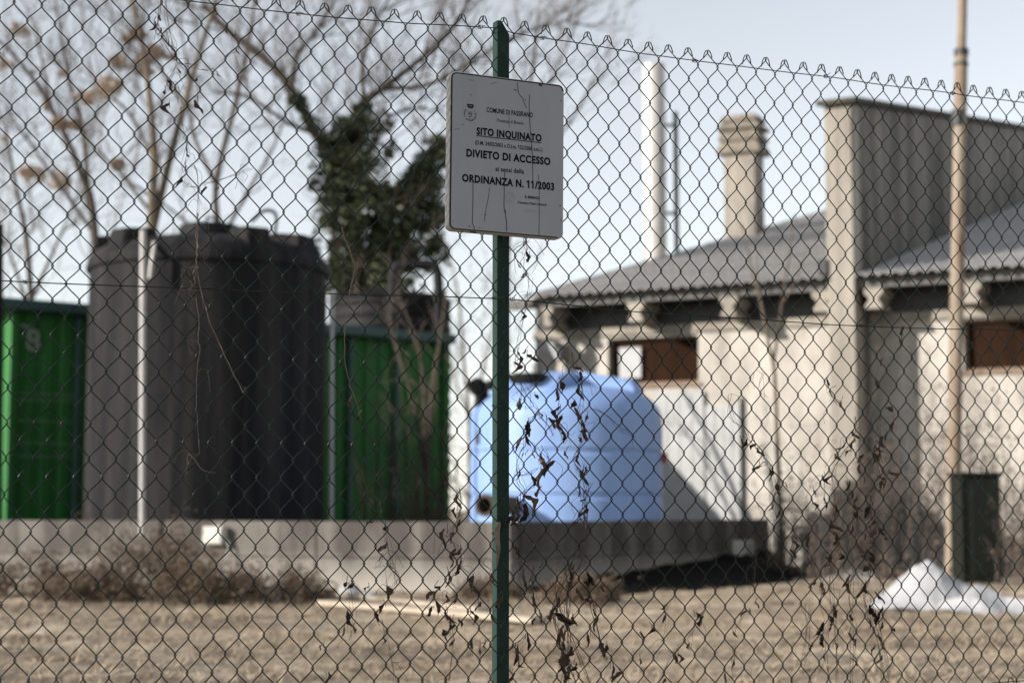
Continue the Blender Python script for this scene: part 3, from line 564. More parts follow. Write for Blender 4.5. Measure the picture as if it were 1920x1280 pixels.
# black liner heaped along the foot of the shaded wall run
mb = MB(); NS, NC = 40, 10; vs = []
for i in range(NS + 1):
    f_ = i / NS; a_ = 0.25 + f_ * 6.0; w_ = C0 + dr * a_ + nr * 0.03; hz_ = 0.06 + 0.27 * f_ ** 1.2 + 0.03 * mnoise.noise(Vector((a_ * 1.7, 0, 2))); dep = (0.6 + 0.75 * math.sin(math.pi * min(1, f_ * 0.9 + 0.1))) * (1 + 0.18 * mnoise.noise(Vector((a_ * 1.3, 3, 1))))
    for j in range(NC + 1):
        g_ = j / NC; p = w_ + nr * (dep * g_); z = hz_ * (1 - g_) ** 1.4 * (1 + 0.3 * mnoise.noise(Vector((a_ * 2.5, g_ * 3, 5)))) + 0.05 * max(0, mnoise.noise(Vector((a_ * 3, g_ * 4, 8)))) * (1 - g_)
        vs.append((p.x, p.y, max(z, 0) + gz(p.x, p.y) + 0.012 * (1 - g_ ** 4) - 0.008 * g_ ** 4))
mb.add(vs, [(i * (NC + 1) + j, i * (NC + 1) + j + 1, (i + 1) * (NC + 1) + j + 1, (i + 1) * (NC + 1) + j) for i in range(NS) for j in range(NC)])
tag(mb.build('black_liner', M['liner'], None, smooth=True), 'black plastic liner rumpled along the foot of the shaded wall', 'plastic sheet')
# ------------------------------------------------------------------ planks, stick, rubbish
for k, (a, b_, wd, hh, lab) in enumerate((((608, 1136), (1012, 1170), 0.17, 0.045, 'long pale timber plank lying on the dry ground'), ((640, 1122), (905, 1150), 0.13, 0.04, 'shorter pale plank lying behind the long plank'))):
    A, B = G(*a), G(*b_); dd = (B - A); L = dd.length; mb = MB()
    mb.box(((A.x + B.x) / 2, (A.y + B.y) / 2 + 0.08 * k, hh / 2 + 0.012), (L, wd, hh), math.atan2(dd.y, dd.x)); o = mb.build('plank', M['plank'], None, bevel=0.004); tag(o, lab, 'plank', 'planks on the ground')
for px, py, s_, lab in ((655, 1113, 0.16, 'crumpled white plastic bag at the left end of the planks'), (692, 1118, 0.11, 'small white crumpled scrap beside the plastic bag')):
    c = G(px, py + 8); mb = MB(); vs = []; fs = []; rg = random.Random(px)
    for i in range(7):
        for j in range(10):
            th_, ph = math.pi * (i + 0.02) / 6.04, 2 * math.pi * j / 10; r_ = s_ * 0.55 * (1 + 0.5 * (rg.random() - 0.5))
            vs.append(c + Vector((r_ * math.sin(th_) * math.cos(ph) * 1.2, r_ * math.sin(th_) * math.sin(ph), s_ * 0.4 + r_ * 0.75 * math.cos(th_))))
    fs = [(i * 10 + j, i * 10 + (j + 1) % 10, (i + 1) * 10 + (j + 1) % 10, (i + 1) * 10 + j) for i in range(6) for j in range(10)]
    mb.add(vs, fs); tag(mb.build('plastic_bag', M['tarp'], None), lab, 'rubbish')
mb = MB(); mb.tube(crom([W(432, 1072, 17.2), W(455, 1090, 17.0), W(490, 1098, 16.9), W(565, 1118, 16.2)], 5), [0.03] * 6 + [0.024] * 5 + [0.018] * 5, 7); tag(mb.build('dead_branch', M['stempale'], None, smooth=True), 'pale bleached branch leaning in the brambles', 'branch')
q = G(466, 1132); t = thing('bucket', q, 'dark maroon bucket among the brambles', 'bucket')
mb = MB(); mb.lathe([(0.07, 0.0), (0.10, 0.20), (0.108, 0.20), (0.108, 0.222), (0.095, 0.222), (0.07, 0.03)], 22, q); mb.build('body', M['maroon'], t, smooth=True)
mb = MB(); mb.tube([q + Vector((0.1 * math.cos(a), 0.02, 0.20 + 0.07 * math.sin(a))) for a in [math.pi * k / 8 for k in range(9)]], 0.005, 5); mb.build('handle', M['darkmetal'], t)

# ------------------------------------------------------------------ vegetation builders
def grow(mb, p, d, L, r, depth, rg, up=0.25, spread=0.75, n=3, kids=(3, 5), seg=4):
    pts = [p]; rs = [r]; dd = d.normalized(); marks = []
    for i in range(seg):
        dd = (dd + Vector((rg.gauss(0, 0.16), rg.gauss(0, 0.16), rg.gauss(0, 0.12) + up * 0.12))).normalized()
        p = p + dd * (L / seg); pts.append(p); rs.append(r * (1 - 0.72 * (i + 1) / seg)); marks.append((p, dd, rs[-1]))
    mb.tube(pts, rs, n, cap=False)
    if depth > 0:
        for k in range(rg.randint(*kids)):
            q, qd, qr = marks[rg.randrange(seg)] if k else marks[-1]
            s_ = Vector((rg.gauss(0, 1), rg.gauss(0, 1), rg.gauss(0, 0.8)))
            nd = (qd + s_.normalized() * spread + Vector((0, 0, up))).normalized()
            grow(mb, q, nd, L * rg.uniform(0.45, 0.75), max(qr * 0.85, 0.006), depth - 1, rg, up, spread, n, kids, seg)
def leafcloud(mb, c, rad, cnt, size, rg, squash=1.0):
    for k in range(cnt):
        v = Vector((rg.gauss(0, 1), rg.gauss(0, 1), rg.gauss(0, 1))); v.normalize(); v *= rad * (0.35 + 0.65 * rg.random() ** 0.6)
        if mnoise.noise((c + v) * 2.6) + 0.5 * mnoise.noise((c + v) * 7.0) < -0.06: continue
        p = c + Vector((v.x, v.y, v.z * squash)); a = Vector((rg.gauss(0, 1), rg.gauss(0, 1), rg.gauss(0, 0.6))).normalized(); b_ = a.orthogonal().normalized(); s_ = size * rg.uniform(0.5, 1.2)
        mb.add([p - a * s_, p + b_ * s_ * 0.7, p + a * s_, p - b_ * s_ * 0.7 + a.cross(b_) * s_ * 0.4], [(0, 1, 2), (0, 2, 3)])
def tree(name, label, Y, limbs, seed, trunk_m='bark', twig_m='twig', twl=1.6, tr=0.014, every=3, depth=2, up=0.3, group=None):
    rg = random.Random(seed); base = None; tb, cr = MB(), MB(); paths = []
    for pts, r0, r1 in limbs:
        off = rg.uniform(-1.0, 1.0); P = []
        for k, (px, py) in enumerate(pts):
            f_ = k / max(1, len(pts) - 1); P.append(W(px, py, Y + off * f_ * 1.6))
        P = crom(P, 5); paths.append(P)
        tb.tube(P, [r0 + (r1 - r0) * i / (len(P) - 1) for i in range(len(P))], 7)
        for i in range(4, len(P), every):
            for _ in range(2 if i < len(P) - 1 else 4):
                t_ = (P[i] - P[i - 1]).normalized(); s_ = Vector((rg.gauss(0, 1), rg.gauss(0, 1), rg.gauss(0, 0.7))).normalized()
                grow(cr, P[i], (t_ * 0.7 + s_ * 0.9 + Vector((0, 0, up))), twl * rg.uniform(0.5, 1.1), tr * rg.uniform(0.7, 1.2), depth, rg, up)
    b0 = paths[0][0]; t = thing(name, (b0.x, b0.y, 0), label, 'tree', group)
    tb.tube([Vector((b0.x, b0.y, -0.1)), b0 + Vector((0, 0, 0.05))], [limbs[0][1] * 1.15, limbs[0][1]], 8)
    tb.build('trunk', M[trunk_m], t, smooth=True); cr.build('crown', M[twig_m], t); return t, rg

# ivy-clad tree
t, rg = tree('ivy_tree', 'bare tree with trunk and fork wrapped in dark ivy', 31.0,
    [([(690, 900), (690, 640), (672, 500), (655, 380), (632, 310), (590, 250), (545, 165), (495, 110), (430, 60), (380, 10)], 0.17, 0.05),
     ([(690, 640), (715, 520), (760, 430), (800, 350), (815, 290), (870, 255), (930, 250)], 0.14, 0.04),
     ([(655, 380), (668, 280), (684, 195), (720, 165), (790, 110), (850, 50), (900, -40)], 0.10, 0.03),
     ([(545, 165), (560, 100), (600, 50), (640, -20)], 0.05, 0.02), ([(684, 195), (680, 120), (700, 50), (740, -20)], 0.05, 0.02),
     ([(590, 250), (540, 230), (480, 190), (440, 170)], 0.05, 0.02), ([(720, 165), (800, 160), (880, 120), (960, 70), (1060, 40)], 0.05, 0.015),
     ([(632, 310), (690, 290), (730, 220), (800, 200)], 0.05, 0.02)], 5, 'bark', 'twig', 1.5, 0.020, 2, 2)
mb = MB()
for x, y, r_, c_ in ((680, 205, 16, 160), (676, 235, 26, 380), (668, 262, 40, 700), (640, 285, 38, 600), (655, 320, 50, 900), (640, 360, 45, 750), (665, 400, 55, 1000), (648, 450, 48, 800), (670, 490, 52, 900), (650, 525, 42, 600), (700, 545, 40, 500),
                   (820, 285, 24, 330), (806, 320, 36, 600), (788, 360, 40, 700), (770, 405, 50, 900), (760, 455, 54, 1000), (725, 480, 50, 800), (795, 440, 34, 450), (742, 520, 45, 600), (705, 430, 40, 500), (688, 330, 36, 420), (730, 280, 14, 60), (712, 395, 42, 500), (720, 440, 46, 600), (700, 365, 30, 300), (612, 300, 26, 260), (606, 345, 20, 150), (600, 400, 18, 110), (612, 470, 24, 180), (830, 300, 18, 120), (822, 400, 18, 110), (815, 480, 22, 150), (720, 230, 16, 80), (640, 235, 14, 70), (560, 190, 14, 60), (590, 240, 18, 130), (575, 215, 14, 80)):
    leafcloud(mb, W(x, y, 31 + rg.uniform(-0.35, 0.35)), r_ / FPX * 31 * rg.uniform(1.2, 1.5), int(c_ * 1.35), 0.075 * rg.uniform(0.75, 1.25), rg)
o = mb.build('ivy', M['ivy'], t); o['kind'] = 'stuff'
# seed-bearing trees on the left
t, rg = tree('seed_tree', 'slender pale trunked bare tree holding tan seed clusters', 29.5,
    [([(285, 900), (284, 440), (290, 300), (278, 160), (262, 60), (240, -30)], 0.10, 0.025), ([(284, 440), (318, 300), (345, 200), (368, 120), (400, 20), (420, -40)], 0.08, 0.025),
     ([(290, 300), (240, 210), (190, 170), (165, 120)], 0.035, 0.012), ([(345, 200), (300, 130), (270, 110), (230, 90)], 0.03, 0.012), ([(284, 400), (230, 330), (190, 290), (150, 240)], 0.035, 0.012)], 8, 'barkpale', 'twig', 1.3, 0.014, 3, 2)
for x, y, r_ in ((160, 178, 20), (182, 170, 22), (208, 160, 20), (222, 118, 16), (218, 118, 14), (268, 125, 20), (292, 100, 16), (312, 112, 16), (258, 62, 14), (240, 75, 10), (112, 232, 14), (140, 236, 12), (120, 140, 9), (220, 308, 12), (252, 345, 5)):
    mb = MB(); leafcloud(mb, W(x, y, 29.5 + rg.uniform(-0.6, 0.6)), r_ / FPX * 29.5 * 1.35, int(r_ * 26), 0.034, rg, 0.8); mb.build('seed_cluster', M['seeds'], t)['kind'] = 'stuff'
t, rg = tree('seed_tree', 'leaning bare tree with few seed clusters at the left edge', 30.5,
    [([(190, 900), (178, 440), (150, 320), (95, 200), (40, 120), (-20, 60)], 0.09, 0.02), ([(165, 390), (158, 260), (130, 150), (110, 40), (100, -30)], 0.05, 0.018),
     ([(178, 440), (100, 330), (50, 260), (10, 200)], 0.04, 0.015), ([(95, 200), (80, 120), (60, 40), (30, -20)], 0.03, 0.012)], 21, 'bark', 'twig', 1.3, 0.014, 3, 2)
for x, y, r_ in ((18, 128, 16), (35, 60, 18), (8, 105, 12), (65, 330, 18), (112, 340, 18), (52, 322, 14), (172, 345, 12), (175, 350, 10), (4, 255, 10), (82, 200, 9), (60, 140, 8)):
    mb = MB(); leafcloud(mb, W(x, y, 30.5 + rg.uniform(-0.6, 0.6)), r_ / FPX * 30.5 * 1.35, int(r_ * 26), 0.034, rg, 0.8); mb.build('seed_cluster', M['seeds'], t)['kind'] = 'stuff'
# farther bare trees
tree('bare_tree', 'faint bare twiggy tree behind the sign', 46.0, [([(948, 900), (948, 600), (955, 400), (975, 250), (1000, 120), (1010, 20)], 0.11, 0.03), ([(955, 400), (1020, 300), (1080, 210), (1130, 110)], 0.05, 0.015), ([(960, 330), (900, 200), (860, 90), (850, 0)], 0.05, 0.015), ([(975, 250), (1040, 140), (1080, 40), (1090, -20)], 0.04, 0.012)], 31, 'bark', 'twig', 1.6, 0.018, 2, 2)
tree('bare_tree', 'bare tree with many upright shoots behind the black tank', 36.0, [([(420, 900), (415, 500), (405, 350), (440, 200), (470, 60), (480, -30)], 0.09, 0.03), ([(405, 350), (360, 240), (350, 120), (330, 0)], 0.05, 0.015), ([(415, 450), (470, 350), (520, 260), (560, 120)], 0.05, 0.015), ([(413, 480), (330, 400), (240, 340)], 0.04, 0.015)], 41, 'bark', 'twig', 1.5, 0.015, 3, 1)
tree('bare_tree', 'bare bushy tree above the green container at far left', 38.0, [([(70, 900), (60, 600), (50, 450), (30, 350), (10, 240)], 0.09, 0.03), ([(60, 560), (110, 450), (140, 380)], 0.05, 0.015), ([(60, 600), (20, 480), (-20, 400)], 0.05, 0.015)], 51, 'bark', 'twig', 1.4, 0.016, 2, 2)
tree('bare_tree', 'grey leafless tree in the gap beside the blue tank', 48.0, [([(880, 930), (880, 800), (870, 680), (860, 560), (840, 470)], 0.08, 0.02), ([(880, 800), (905, 700), (925, 600), (930, 520)], 0.05, 0.015), ([(878, 780), (850, 700), (830, 640)], 0.04, 0.01)], 61, 'farwood', 'farwood', 1.2, 0.009, 2, 2)
# forked sapling before the shed, and a second slim one
tree('sapling', 'thin forked sapling in front of the cream shed wall', 21.6, [([(1466, 1000), (1458, 850), (1452, 700), (1440, 640), (1425, 560), (1408, 500), (1392, 420)], 0.035, 0.008), ([(1450, 680), (1462, 600), (1470, 540), (1482, 470), (1490, 400)], 0.022, 0.006), ([(1466, 570), (1490, 530), (1508, 480)], 0.014, 0.005), ([(1432, 590), (1420, 520), (1424, 440)], 0.014, 0.005)], 71, 'barkpale', 'twig', 0.28, 0.004, 5, 0)
tree('sapling', 'two slim reddish stems in front of the ribbed tank', 24.2, [([(800, 960), (798, 800), (790, 680), (770, 610), (742, 540)], 0.045, 0.012), ([(800, 860), (812, 720), (828, 620), (836, 540)], 0.05, 0.014), ([(800, 900), (775, 760), (740, 640), (720, 560)], 0.03, 0.01)], 81, 'bark', 'twig', 0.5, 0.006, 3, 1)
# distant wood line
rg = random.Random(77); mb = MB()
for k in range(170):
    x = rg.uniform(-40, 40); y = rg.uniform(85, 110); h = rg.uniform(2.0, 4.6); grow(mb, Vector((x, y, 0)), Vector((rg.gauss(0, .15), 0, 1)), h, 0.10, 2, rg, 0.3, 0.8, 3, (4, 6), 4)
o = mb.build('distant_wood', M['farwood']); o['kind'] = 'stuff'; tag(o, 'far grey brown line of bare bushes on the horizon', 'wood')

def bush(name, label, foot, wdt, h, cnt, seed, mt='bramble', leaf=0.03, leaves=900, group=None, back=0.35):
    rg = random.Random(seed); c = Vector(foot); c.z = 0; t = thing(name, c, label, 'shrub', group); st, lf = MB(), MB()
    for k in range(cnt):
        dxx = rg.uniform(-1, 1); p = c + Vector((dxx * wdt * 0.85, rg.uniform(-1, 1) * back, 0)); L = h * rg.uniform(0.45, 1.35) * ((1.15 - 0.75 * abs(dxx)) if mt == 'bramble' else rg.uniform(0.55, 1.1)); a = rg.random() * 6.283; out = rg.uniform(0.15, 0.6) * (1 if mt == 'bramble' else 0.6); pts = []; bend_ = 0.55 if mt == 'bramble' else 0.15
        for i in range(6):
            f_ = i / 5; pts.append(p + Vector((math.cos(a) * out * L * f_, math.sin(a) * out * L * f_ * 0.6, L * (1.25 * f_ - bend_ * f_ * f_) + rg.gauss(0, 0.02))))
        st.tube(pts, [0.008 * (1 - 0.13 * i) for i in range(6)], 3, cap=False)
        for q in pts[2:]:
            if rg.random() < 0.7: grow(st, q, Vector((rg.gauss(0, 1), rg.gauss(0, 1), rg.gauss(0.2, .7))), L * 0.28, 0.004, 0, rg)
            for _ in range(int(leaves * (0.28 if mt == 'ivydead' else 0.9)) // (cnt * 4) + 1):
                e = q + Vector((rg.gauss(0, .07), rg.gauss(0, .07), rg.gauss(0, .06))); e.z = max(e.z, 0.02); s_ = leaf * rg.uniform(0.5, 1.3); u = Vector((rg.gauss(0, 1), rg.gauss(0, 1), rg.gauss(0, 1))).normalized(); v = u.orthogonal().normalized()
                lf.add([e - u * s_, e + v * s_ * 0.6, e + u * s_, e - v * s_ * 0.6 + u.cross(v) * s_ * 0.4], [(0, 1, 2), (0, 2, 3)])
    st_ = st.build('stems', M['twig'], t); st_['kind'] = 'stuff'; o = lf.build('leaves', M[mt], t); o['kind'] = 'stuff'; return t
GB = 'dry brambles along the wall'
for px, py, wdt, h, cnt, lab in ((285, 1122, 0.55, 0.80, 66, 'tallest dry bramble at the foot of the white standpipe'), (40, 1118, 0.80, 0.46, 60, 'dry bramble at the far left end of the wall'), (170, 1126, 0.5, 0.30, 40, 'low dry bramble between the two taller ones on the left'),
                                 (395, 1130, 0.5, 0.46, 50, 'dry bramble below the cream junction box'), (500, 1130, 0.65, 0.34, 44, 'low dry bramble around the pale branch'), (900, 1122, 0.4, 0.12, 14, 'tiny dry tuft at the wall foot left of the post'),
                                 (1085, 1135, 0.35, 0.24, 18, 'dry tuft on the ground right of the post')):
    bush('dry_bramble', lab, G(px, py), wdt, h, cnt, px, 'bramble', 0.016, 5200, GB)
GC = 'withered creepers by the shed'
for px, Y, wdt, h, cnt, lf, lab in ((1500, 21.4, 0.5, 1.15, 56, 1500, 'withered creeper at the end of the low wall'), (1575, 20.6, 0.5, 0.9, 26, 700, 'withered creeper at the foot of the pilaster'), (1655, 21.0, 0.75, 1.75, 44, 1300, 'withered creeper climbing right of the pilaster'),
                                    (1760, 22.2, 0.7, 1.95, 70, 2200, 'tall withered creeper behind the rusty pole'), (1885, 22.0, 0.75, 1.95, 64, 1900, 'withered creeper behind the steel cabinet'), (1925, 19.0, 0.35, 0.9, 22, 800, 'reddish withered shrub at the right edge'), (1700, 17.5, 0.4, 0.35, 18, 500, 'low withered tuft behind the white heap')):
    q = W(px, 955, Y); bush('withered_creeper', lab, (q.x, Y, 0), wdt, h, cnt, px, 'ivydead', 0.028, int(lf * 1.5), GC, 0.3)
for px, Y, h_, lab in ((790, 24.0, 2.4, 'leafless brown shrub before the green container near the ribbed tank'), (735, 23.6, 1.5, 'lower brown shrub before the middle of the right green panels')):
    q = W(px, 955, Y); bush('withered_creeper', lab, (q.x, Y, 0), 0.35, h_, 34, px, 'ivydead', 0.02, 900, GC, 0.2)
q = W(845, 955, 23.5); bush('withered_creeper', 'dark tangled shrub in front of the right end of the green container', (q.x - 0.15, 23.5, 0), 0.45, 1.9, 40, 845, 'ivydead', 0.03, 1500, None, 0.3)

# ------------------------------------------------------------------ chain-link fence
TH_F = R(24); F0 = W(943, 955, 4.2); F0.z = 0
fd = Vector((math.cos(TH_F), math.sin(TH_F), 0)); fn = Vector((math.sin(TH_F), -math.cos(TH_F), 0))
def F(px, py, off=0.0): return on_plane(px, py, F0 + fn * off, fn)
def FL(px, py): q = F(px, py); return (q - F0).dot(fd), q.z
D, HV = 0.0605, 0.0405                        # diamond width, half diamond height
ZT = FL(985, 47)[1] + 0.004
fence = thing('chain_link_fence', F0, 'green coated chain link fence with post across the whole foreground', 'fence')
def sag(L):
    s_ = abs(L); return -(0.021 if L < 0 else 0.019) * max(0.0, 1 - (1 - min(s_, 2.0)) ** 2)
def fdef(L, z, off):
    k = min(1.0, z / ZT)
    dL = 0.012 * mnoise.noise(Vector((L * 1.7, z * 1.7, 1.3))) + 0.0030 * mnoise.noise(Vector((L * 7, z * 7, 4.1)))
    dz = 0.011 * mnoise.noise(Vector((L * 1.5, z * 1.5, 7.7))) + 0.0022 * mnoise.noise(Vector((L * 7, z * 7, 9.4))) + sag(L) * k
    do = 0.02 * mnoise.noise(Vector((L * 1.1, z * 1.1, 3.3))) * min(1, abs(L) * 3)
    q = F0 + fd * (L + dL) + fn * (off + do); return Vector((q.x, q.y, z + dz))
OFF = 0.004; SEG = 9; NL = int((ZT - 0.06) / HV)
rgw = random.Random(12)
for i in range(int(-1.75 / (D / 2)), int(2.15 / (D / 2))):
    even = (i % 2 == 0); xl, xr = i * D / 2, (i + 1) * D / 2; tip, oth = (xl, xr) if even else (xr, xl); sg = 1 if tip < oth else -1; pts = []
    ex = 0.0024; hs = -sg
    # knuckled end: hooked over the neighbour at the tip
    hk_ = [(tip - sg * 0.0125, ZT - 0.017 - 0.006 * rgw.random()), (tip - sg * 0.0088, ZT - 0.006), (tip - sg * 0.0045, ZT + 0.0025), (tip - sg * 0.0004, ZT + 0.0045)]
    for x, z in hk_: pts.append(fdef(x, z, OFF + (-0.002 if even else 0.002)))
    for n_ in range(NL):
        a, b_ = (tip, oth) if n_ % 2 == 0 else (oth, tip); s2 = 1 if b_ > a else -1; fr = -1 if s2 > 0 else 1
        a2, b2 = a - s2 * ex, b_ + s2 * ex
        for k in range(SEG if n_ < NL - 1 else SEG + 1):
            p_ = k / SEG; p_ = 0.45 * p_ + 0.55 * (1 - math.cos(math.pi * p_)) / 2
            if n_ == 0 and k == 0: continue
            c_ = (1 - math.cos(math.pi * p_)) / 2; lin = p_; xx = a2 + (b2 - a2) * (0.40 * c_ + 0.60 * lin)
            pts.append(fdef(xx, ZT - HV * (n_ + p_), OFF + fr * 0.0020 * math.sin(math.pi * p_) ** 0.5))
    mb = MB(); mb.tube(pts, 0.00145, 6); mb.build('wire', M['wire'], fence, smooth=True)
def line_wire(zs_fn, name='line_wire', r=0.0014):
    L = -1.75; pts = []
    while L <= 2.15: pts.append(fdef(L, zs_fn(L), OFF + 0.004)); L += 0.03
    mb = MB(); mb.tube(pts, r, 5); mb.build(name, M['galv'], fence, smooth=True); return pts
zt_ = FL(960, 63)[1]; zm_ = FL(950, 559)[1]
top_pts = line_wire(lambda L: zt_ - 0.004 * (1 - min(1, abs(L) * 4)) * (1 if L > 0 else -1)); mid_pts = line_wire(lambda L: zm_ - 0.010 * min(1, abs(L)) + (0.010 * max(0, L - 1.0)))
low_pts = line_wire(lambda L: 0.36)
# twisted ties that hold mesh to line wire
for pl_, Ls in ((top_pts, (-1.05, -0.55, -0.06, 0.12, 0.55, 0.98, 1.42)), (mid_pts, (-1.16, -0.75, -0.33, 0.03, 0.22, 0.7, 1.1, 1.5)), (low_pts, (1.57,))):
    for L in Ls:
        c = min(pl_, key=lambda q: abs((q - F0).dot(fd) - L)); pts = []; rg = random.Random(int(L * 1000)); rr = 0.005 if pl_ is not low_pts else 0.012
        for k in range(17):
            a = k / 16 * 2 * math.pi * 2.3; pts.append(c + fd * (0.010 * (k / 16 - 0.5) + rg.gauss(0, .0012)) + fn * math.cos(a) * rr + Vector((0, 0, math.sin(a) * rr)))
        pts.append(pts[-1] + fd * 0.010 + Vector((0, 0, rg.uniform(-0.012, 0.008)))); mb = MB(); mb.tube(pts, 0.0009, 4); mb.build('tie', M['galv'], fence)
# angle-iron posts with a clipped flange top
def post(L):
    o_ = F0 + fd * L; zt2 = FL(945, 37)[1]; mb = MB(); f0 = -0.012; wf = 0.034; dp = 0.029; tk = 0.004
    fr = [(-0.0115, -0.4), (-0.0115, zt2), (-0.0115 + 0.012, zt2), (-0.0115 + wf, zt2 - 0.033), (-0.0115 + wf, -0.4)]
    mb.prism([o_ + fd * a + fn * f0 + Vector((0, 0, z)) for a, z in fr], -fn * tk); a = mb.build('post', M['post'], fence, bevel=0.0008)
    mb = MB(); mb.prism([o_ + fd * (-0.0115) + fn * (f0 - tk) + Vector((0, 0, -0.4)), o_ + fd * (-0.0115 + tk) + fn * (f0 - tk) + Vector((0, 0, -0.4)), o_ + fd * (-0.0115 + tk) + fn * (f0 - dp) + Vector((0, 0, -0.4)), o_ + fd * (-0.0115) + fn * (f0 - dp) + Vector((0, 0, -0.4))], (0, 0, zt2 + 0.4)); mb.build('post_flange', M['post'], a)
    if L == 0.0:
        for py in (58, 557, 760, 1000):
            z = FL(943, py)[1]; pts = [o_ + fd * (-0.019 + 0.0045 * math.sin(k)) + fn * (-0.03 + 0.032 * k / 8) + Vector((0, 0, z + 0.004 * math.sin(k * 2.1))) for k in range(9)] + [o_ + fd * 0.004 + fn * 0.006 + Vector((0, 0, z + 0.002))]
            mb = MB(); mb.tube(pts, 0.0011, 4); mb.build('tie', M['post'], a)
post(0.0)

# ------------------------------------------------------------------ sign
TS = R(24.6); sw, sh, sdp = 0.319, 0.404, 0.024
sn = Vector((math.sin(TS), -math.cos(TS), 0)); sx_ = Vector((math.cos(TS), math.sin(TS), 0)); SO = 0.032
sc0 = on_plane(951.5, 292.5, F0 + fn * SO, fn); roll = R(0.55)
XA = (sx_ * math.cos(roll) - Vector((0, 0, 1)) * math.sin(roll)); ZA = (sx_ * math.sin(roll) + Vector((0, 0, 1)) * math.cos(roll))
sign = thing('notice_sign', sc0 - ZA * sh / 2, 'cracked white prohibition notice with black Italian lettering on the green post', 'sign')
def rrect(w_, h_, r_, n_=6):
    out = []
    for cx, cy, a0 in ((w_ / 2 - r_, h_ / 2 - r_, 0), (-w_ / 2 + r_, h_ / 2 - r_, 90), (-w_ / 2 + r_, -h_ / 2 + r_, 180), (w_ / 2 - r_, -h_ / 2 + r_, 270)):
        for k in range(n_ + 1): a = R(a0 + 90 * k / n_); out.append((cx + r_ * math.cos(a), cy + r_ * math.sin(a)))
    return out
def SP_(u, v, o_=0.0): return sc0 + XA * u + ZA * v + sn * o_
out = rrect(sw, sh, 0.016); inn = rrect(sw - 0.004, sh - 0.004, 0.0145); bk = rrect(sw - 0.006, sh - 0.006, 0.014); N_ = len(out)
mb = MB(); mb.add([SP_(u, v, 0) for u, v in inn], [tuple(range(N_))]); face = mb.build('face_plate', M['sign'], sign)
mb = MB(); mb.add([SP_(u, v, -0.0002) for u, v in inn] + [SP_(u, v, -0.0025) for u, v in out] + [SP_(u, v, -sdp) for u, v in out] + [SP_(u, v, -sdp) for u, v in bk] + [SP_(u, v, -0.002) for u, v in bk],
    [(r_ * N_ + j, r_ * N_ + (j + 1) % N_, (r_ + 1) * N_ + (j + 1) % N_, (r_ + 1) * N_ + j) for r_ in range(4) for j in range(N_)] + [tuple(range(4 * N_, 5 * N_))[::-1]]); mb.build('folded_rim', M['rim'], sign, smooth=False)
i2 = rrect(sw - 0.0125, sh - 0.0105, 0.0115); mb = MB(); mb.add([SP_(u, v, 0.0003) for u, v in inn] + [SP_(u + 0.0002, v, 0.0003) for u, v in i2], [(j, (j + 1) % N_, N_ + (j + 1) % N_, N_ + j) for j in range(N_) if not (inn[j][0] > -sw * 0.3 and inn[j][1] < sh * 0.40) ]); mb.build('edge_line', M['crack'], sign)
for z_ in (0.11, -0.11):
    mb = MB(); mb.prism([SP_(-0.07, z_ - 0.012, -sdp + 0.002), SP_(0.07, z_ - 0.012, -sdp + 0.002), SP_(0.07, z_ + 0.012, -sdp + 0.002), SP_(-0.07, z_ + 0.012, -sdp + 0.002)], -sn * 0.012); mb.build('mounting_rail', M['rim'], sign)
def suv(px, py):
    q = on_plane(px, py, sc0 + sn * 0.0006, sn) - sc0; return q.dot(XA), q.dot(ZA)
def flag_ones(me, body, bold, shear):
    # the built-in face draws a bare stroke for 1: give it its flag
    left = min(v.co.x for v in me.vertices); one = text_mesh('1', 1.0, bold); w1 = max(v.co.x for v in one.vertices) - min(v.co.x for v in one.vertices); top = max(v.co.y for v in one.vertices); bot = min(v.co.y for v in one.vertices); bpy.data.meshes.remove(one); H = top - bot
    bm = bmesh.new(); bm.from_mesh(me)
    for i, ch in enumerate(body):
        if ch != '1': continue
        pm = text_mesh(body[:i + 1], 1.0, bold); xr = left + max(v.co.x for v in pm.vertices) - min(v.co.x for v in pm.vertices); bpy.data.meshes.remove(pm); xl = xr - w1
        bm.faces.new([bm.verts.new((x, y, 0)) for x, y in ((xl + 0.003, top - 0.30 * H), (xl + 0.003, top - 0.002), (xl - 0.22 * H, top - 0.16 * H), (xl - 0.22 * H, top - 0.33 * H))])
    bm.to_mesh(me); bm.free()
def sline(body, l, r, cap, bold=0.0, shear=0.0, mt='ink', lift=0.0007):   # l, r: photo places of the line's mid-height ends
    (u0, v0), (u1, v1) = suv(*l), suv(*r); me = text_mesh(body, 1.0, bold, shear); flag_ones(me, body, bold, shear)
    X = [v.co.x for v in me.vertices]; ref = text_mesh('H', 1.0, bold); Hh = max(v.co.y for v in ref.vertices) - min(v.co.y for v in ref.vertices); base = min(v.co.y for v in ref.vertices)
    sx = (u1 - u0) / (max(X) - min(X)); sy = cap * 4.17 / FPX / Hh; cx = (min(X) + max(X)) / 2; uc, vc = (u0 + u1) / 2, (v0 + v1) / 2
    for v in me.vertices:
        v.co = SP_(uc + (v.co.x - cx) * sx, vc + (v.co.y - base - Hh / 2) * sy, lift) - ORG[sign]
    bpy.data.meshes.remove(ref); me.name = 'lettering'; link('lettering', me, M[mt], sign)
sline('COMUNE DI PASSIRANO', (912.5, 206), (999, 216), 9.5, 0.016)
sline('Provincia di Brescia', (931.5, 225.5), (981.5, 231), 6.5, 0.008, 0.25, 'inkgrey')
sline('SITO INQUINATO', (893.5, 246), (1015.5, 259), 14.5, 0.040)
sline('(D.M. 24/02/2003 e D.Lgs. 152/2006 s.m.i.)', (891, 267), (1017, 281), 7.6, 0.014)
sline('DIVIETO DI ACCESSO', (874.5, 287), (1032, 302.5), 15, 0.040)
sline('ai sensi della', (929, 316.5), (982.5, 321.5), 9, 0.016)
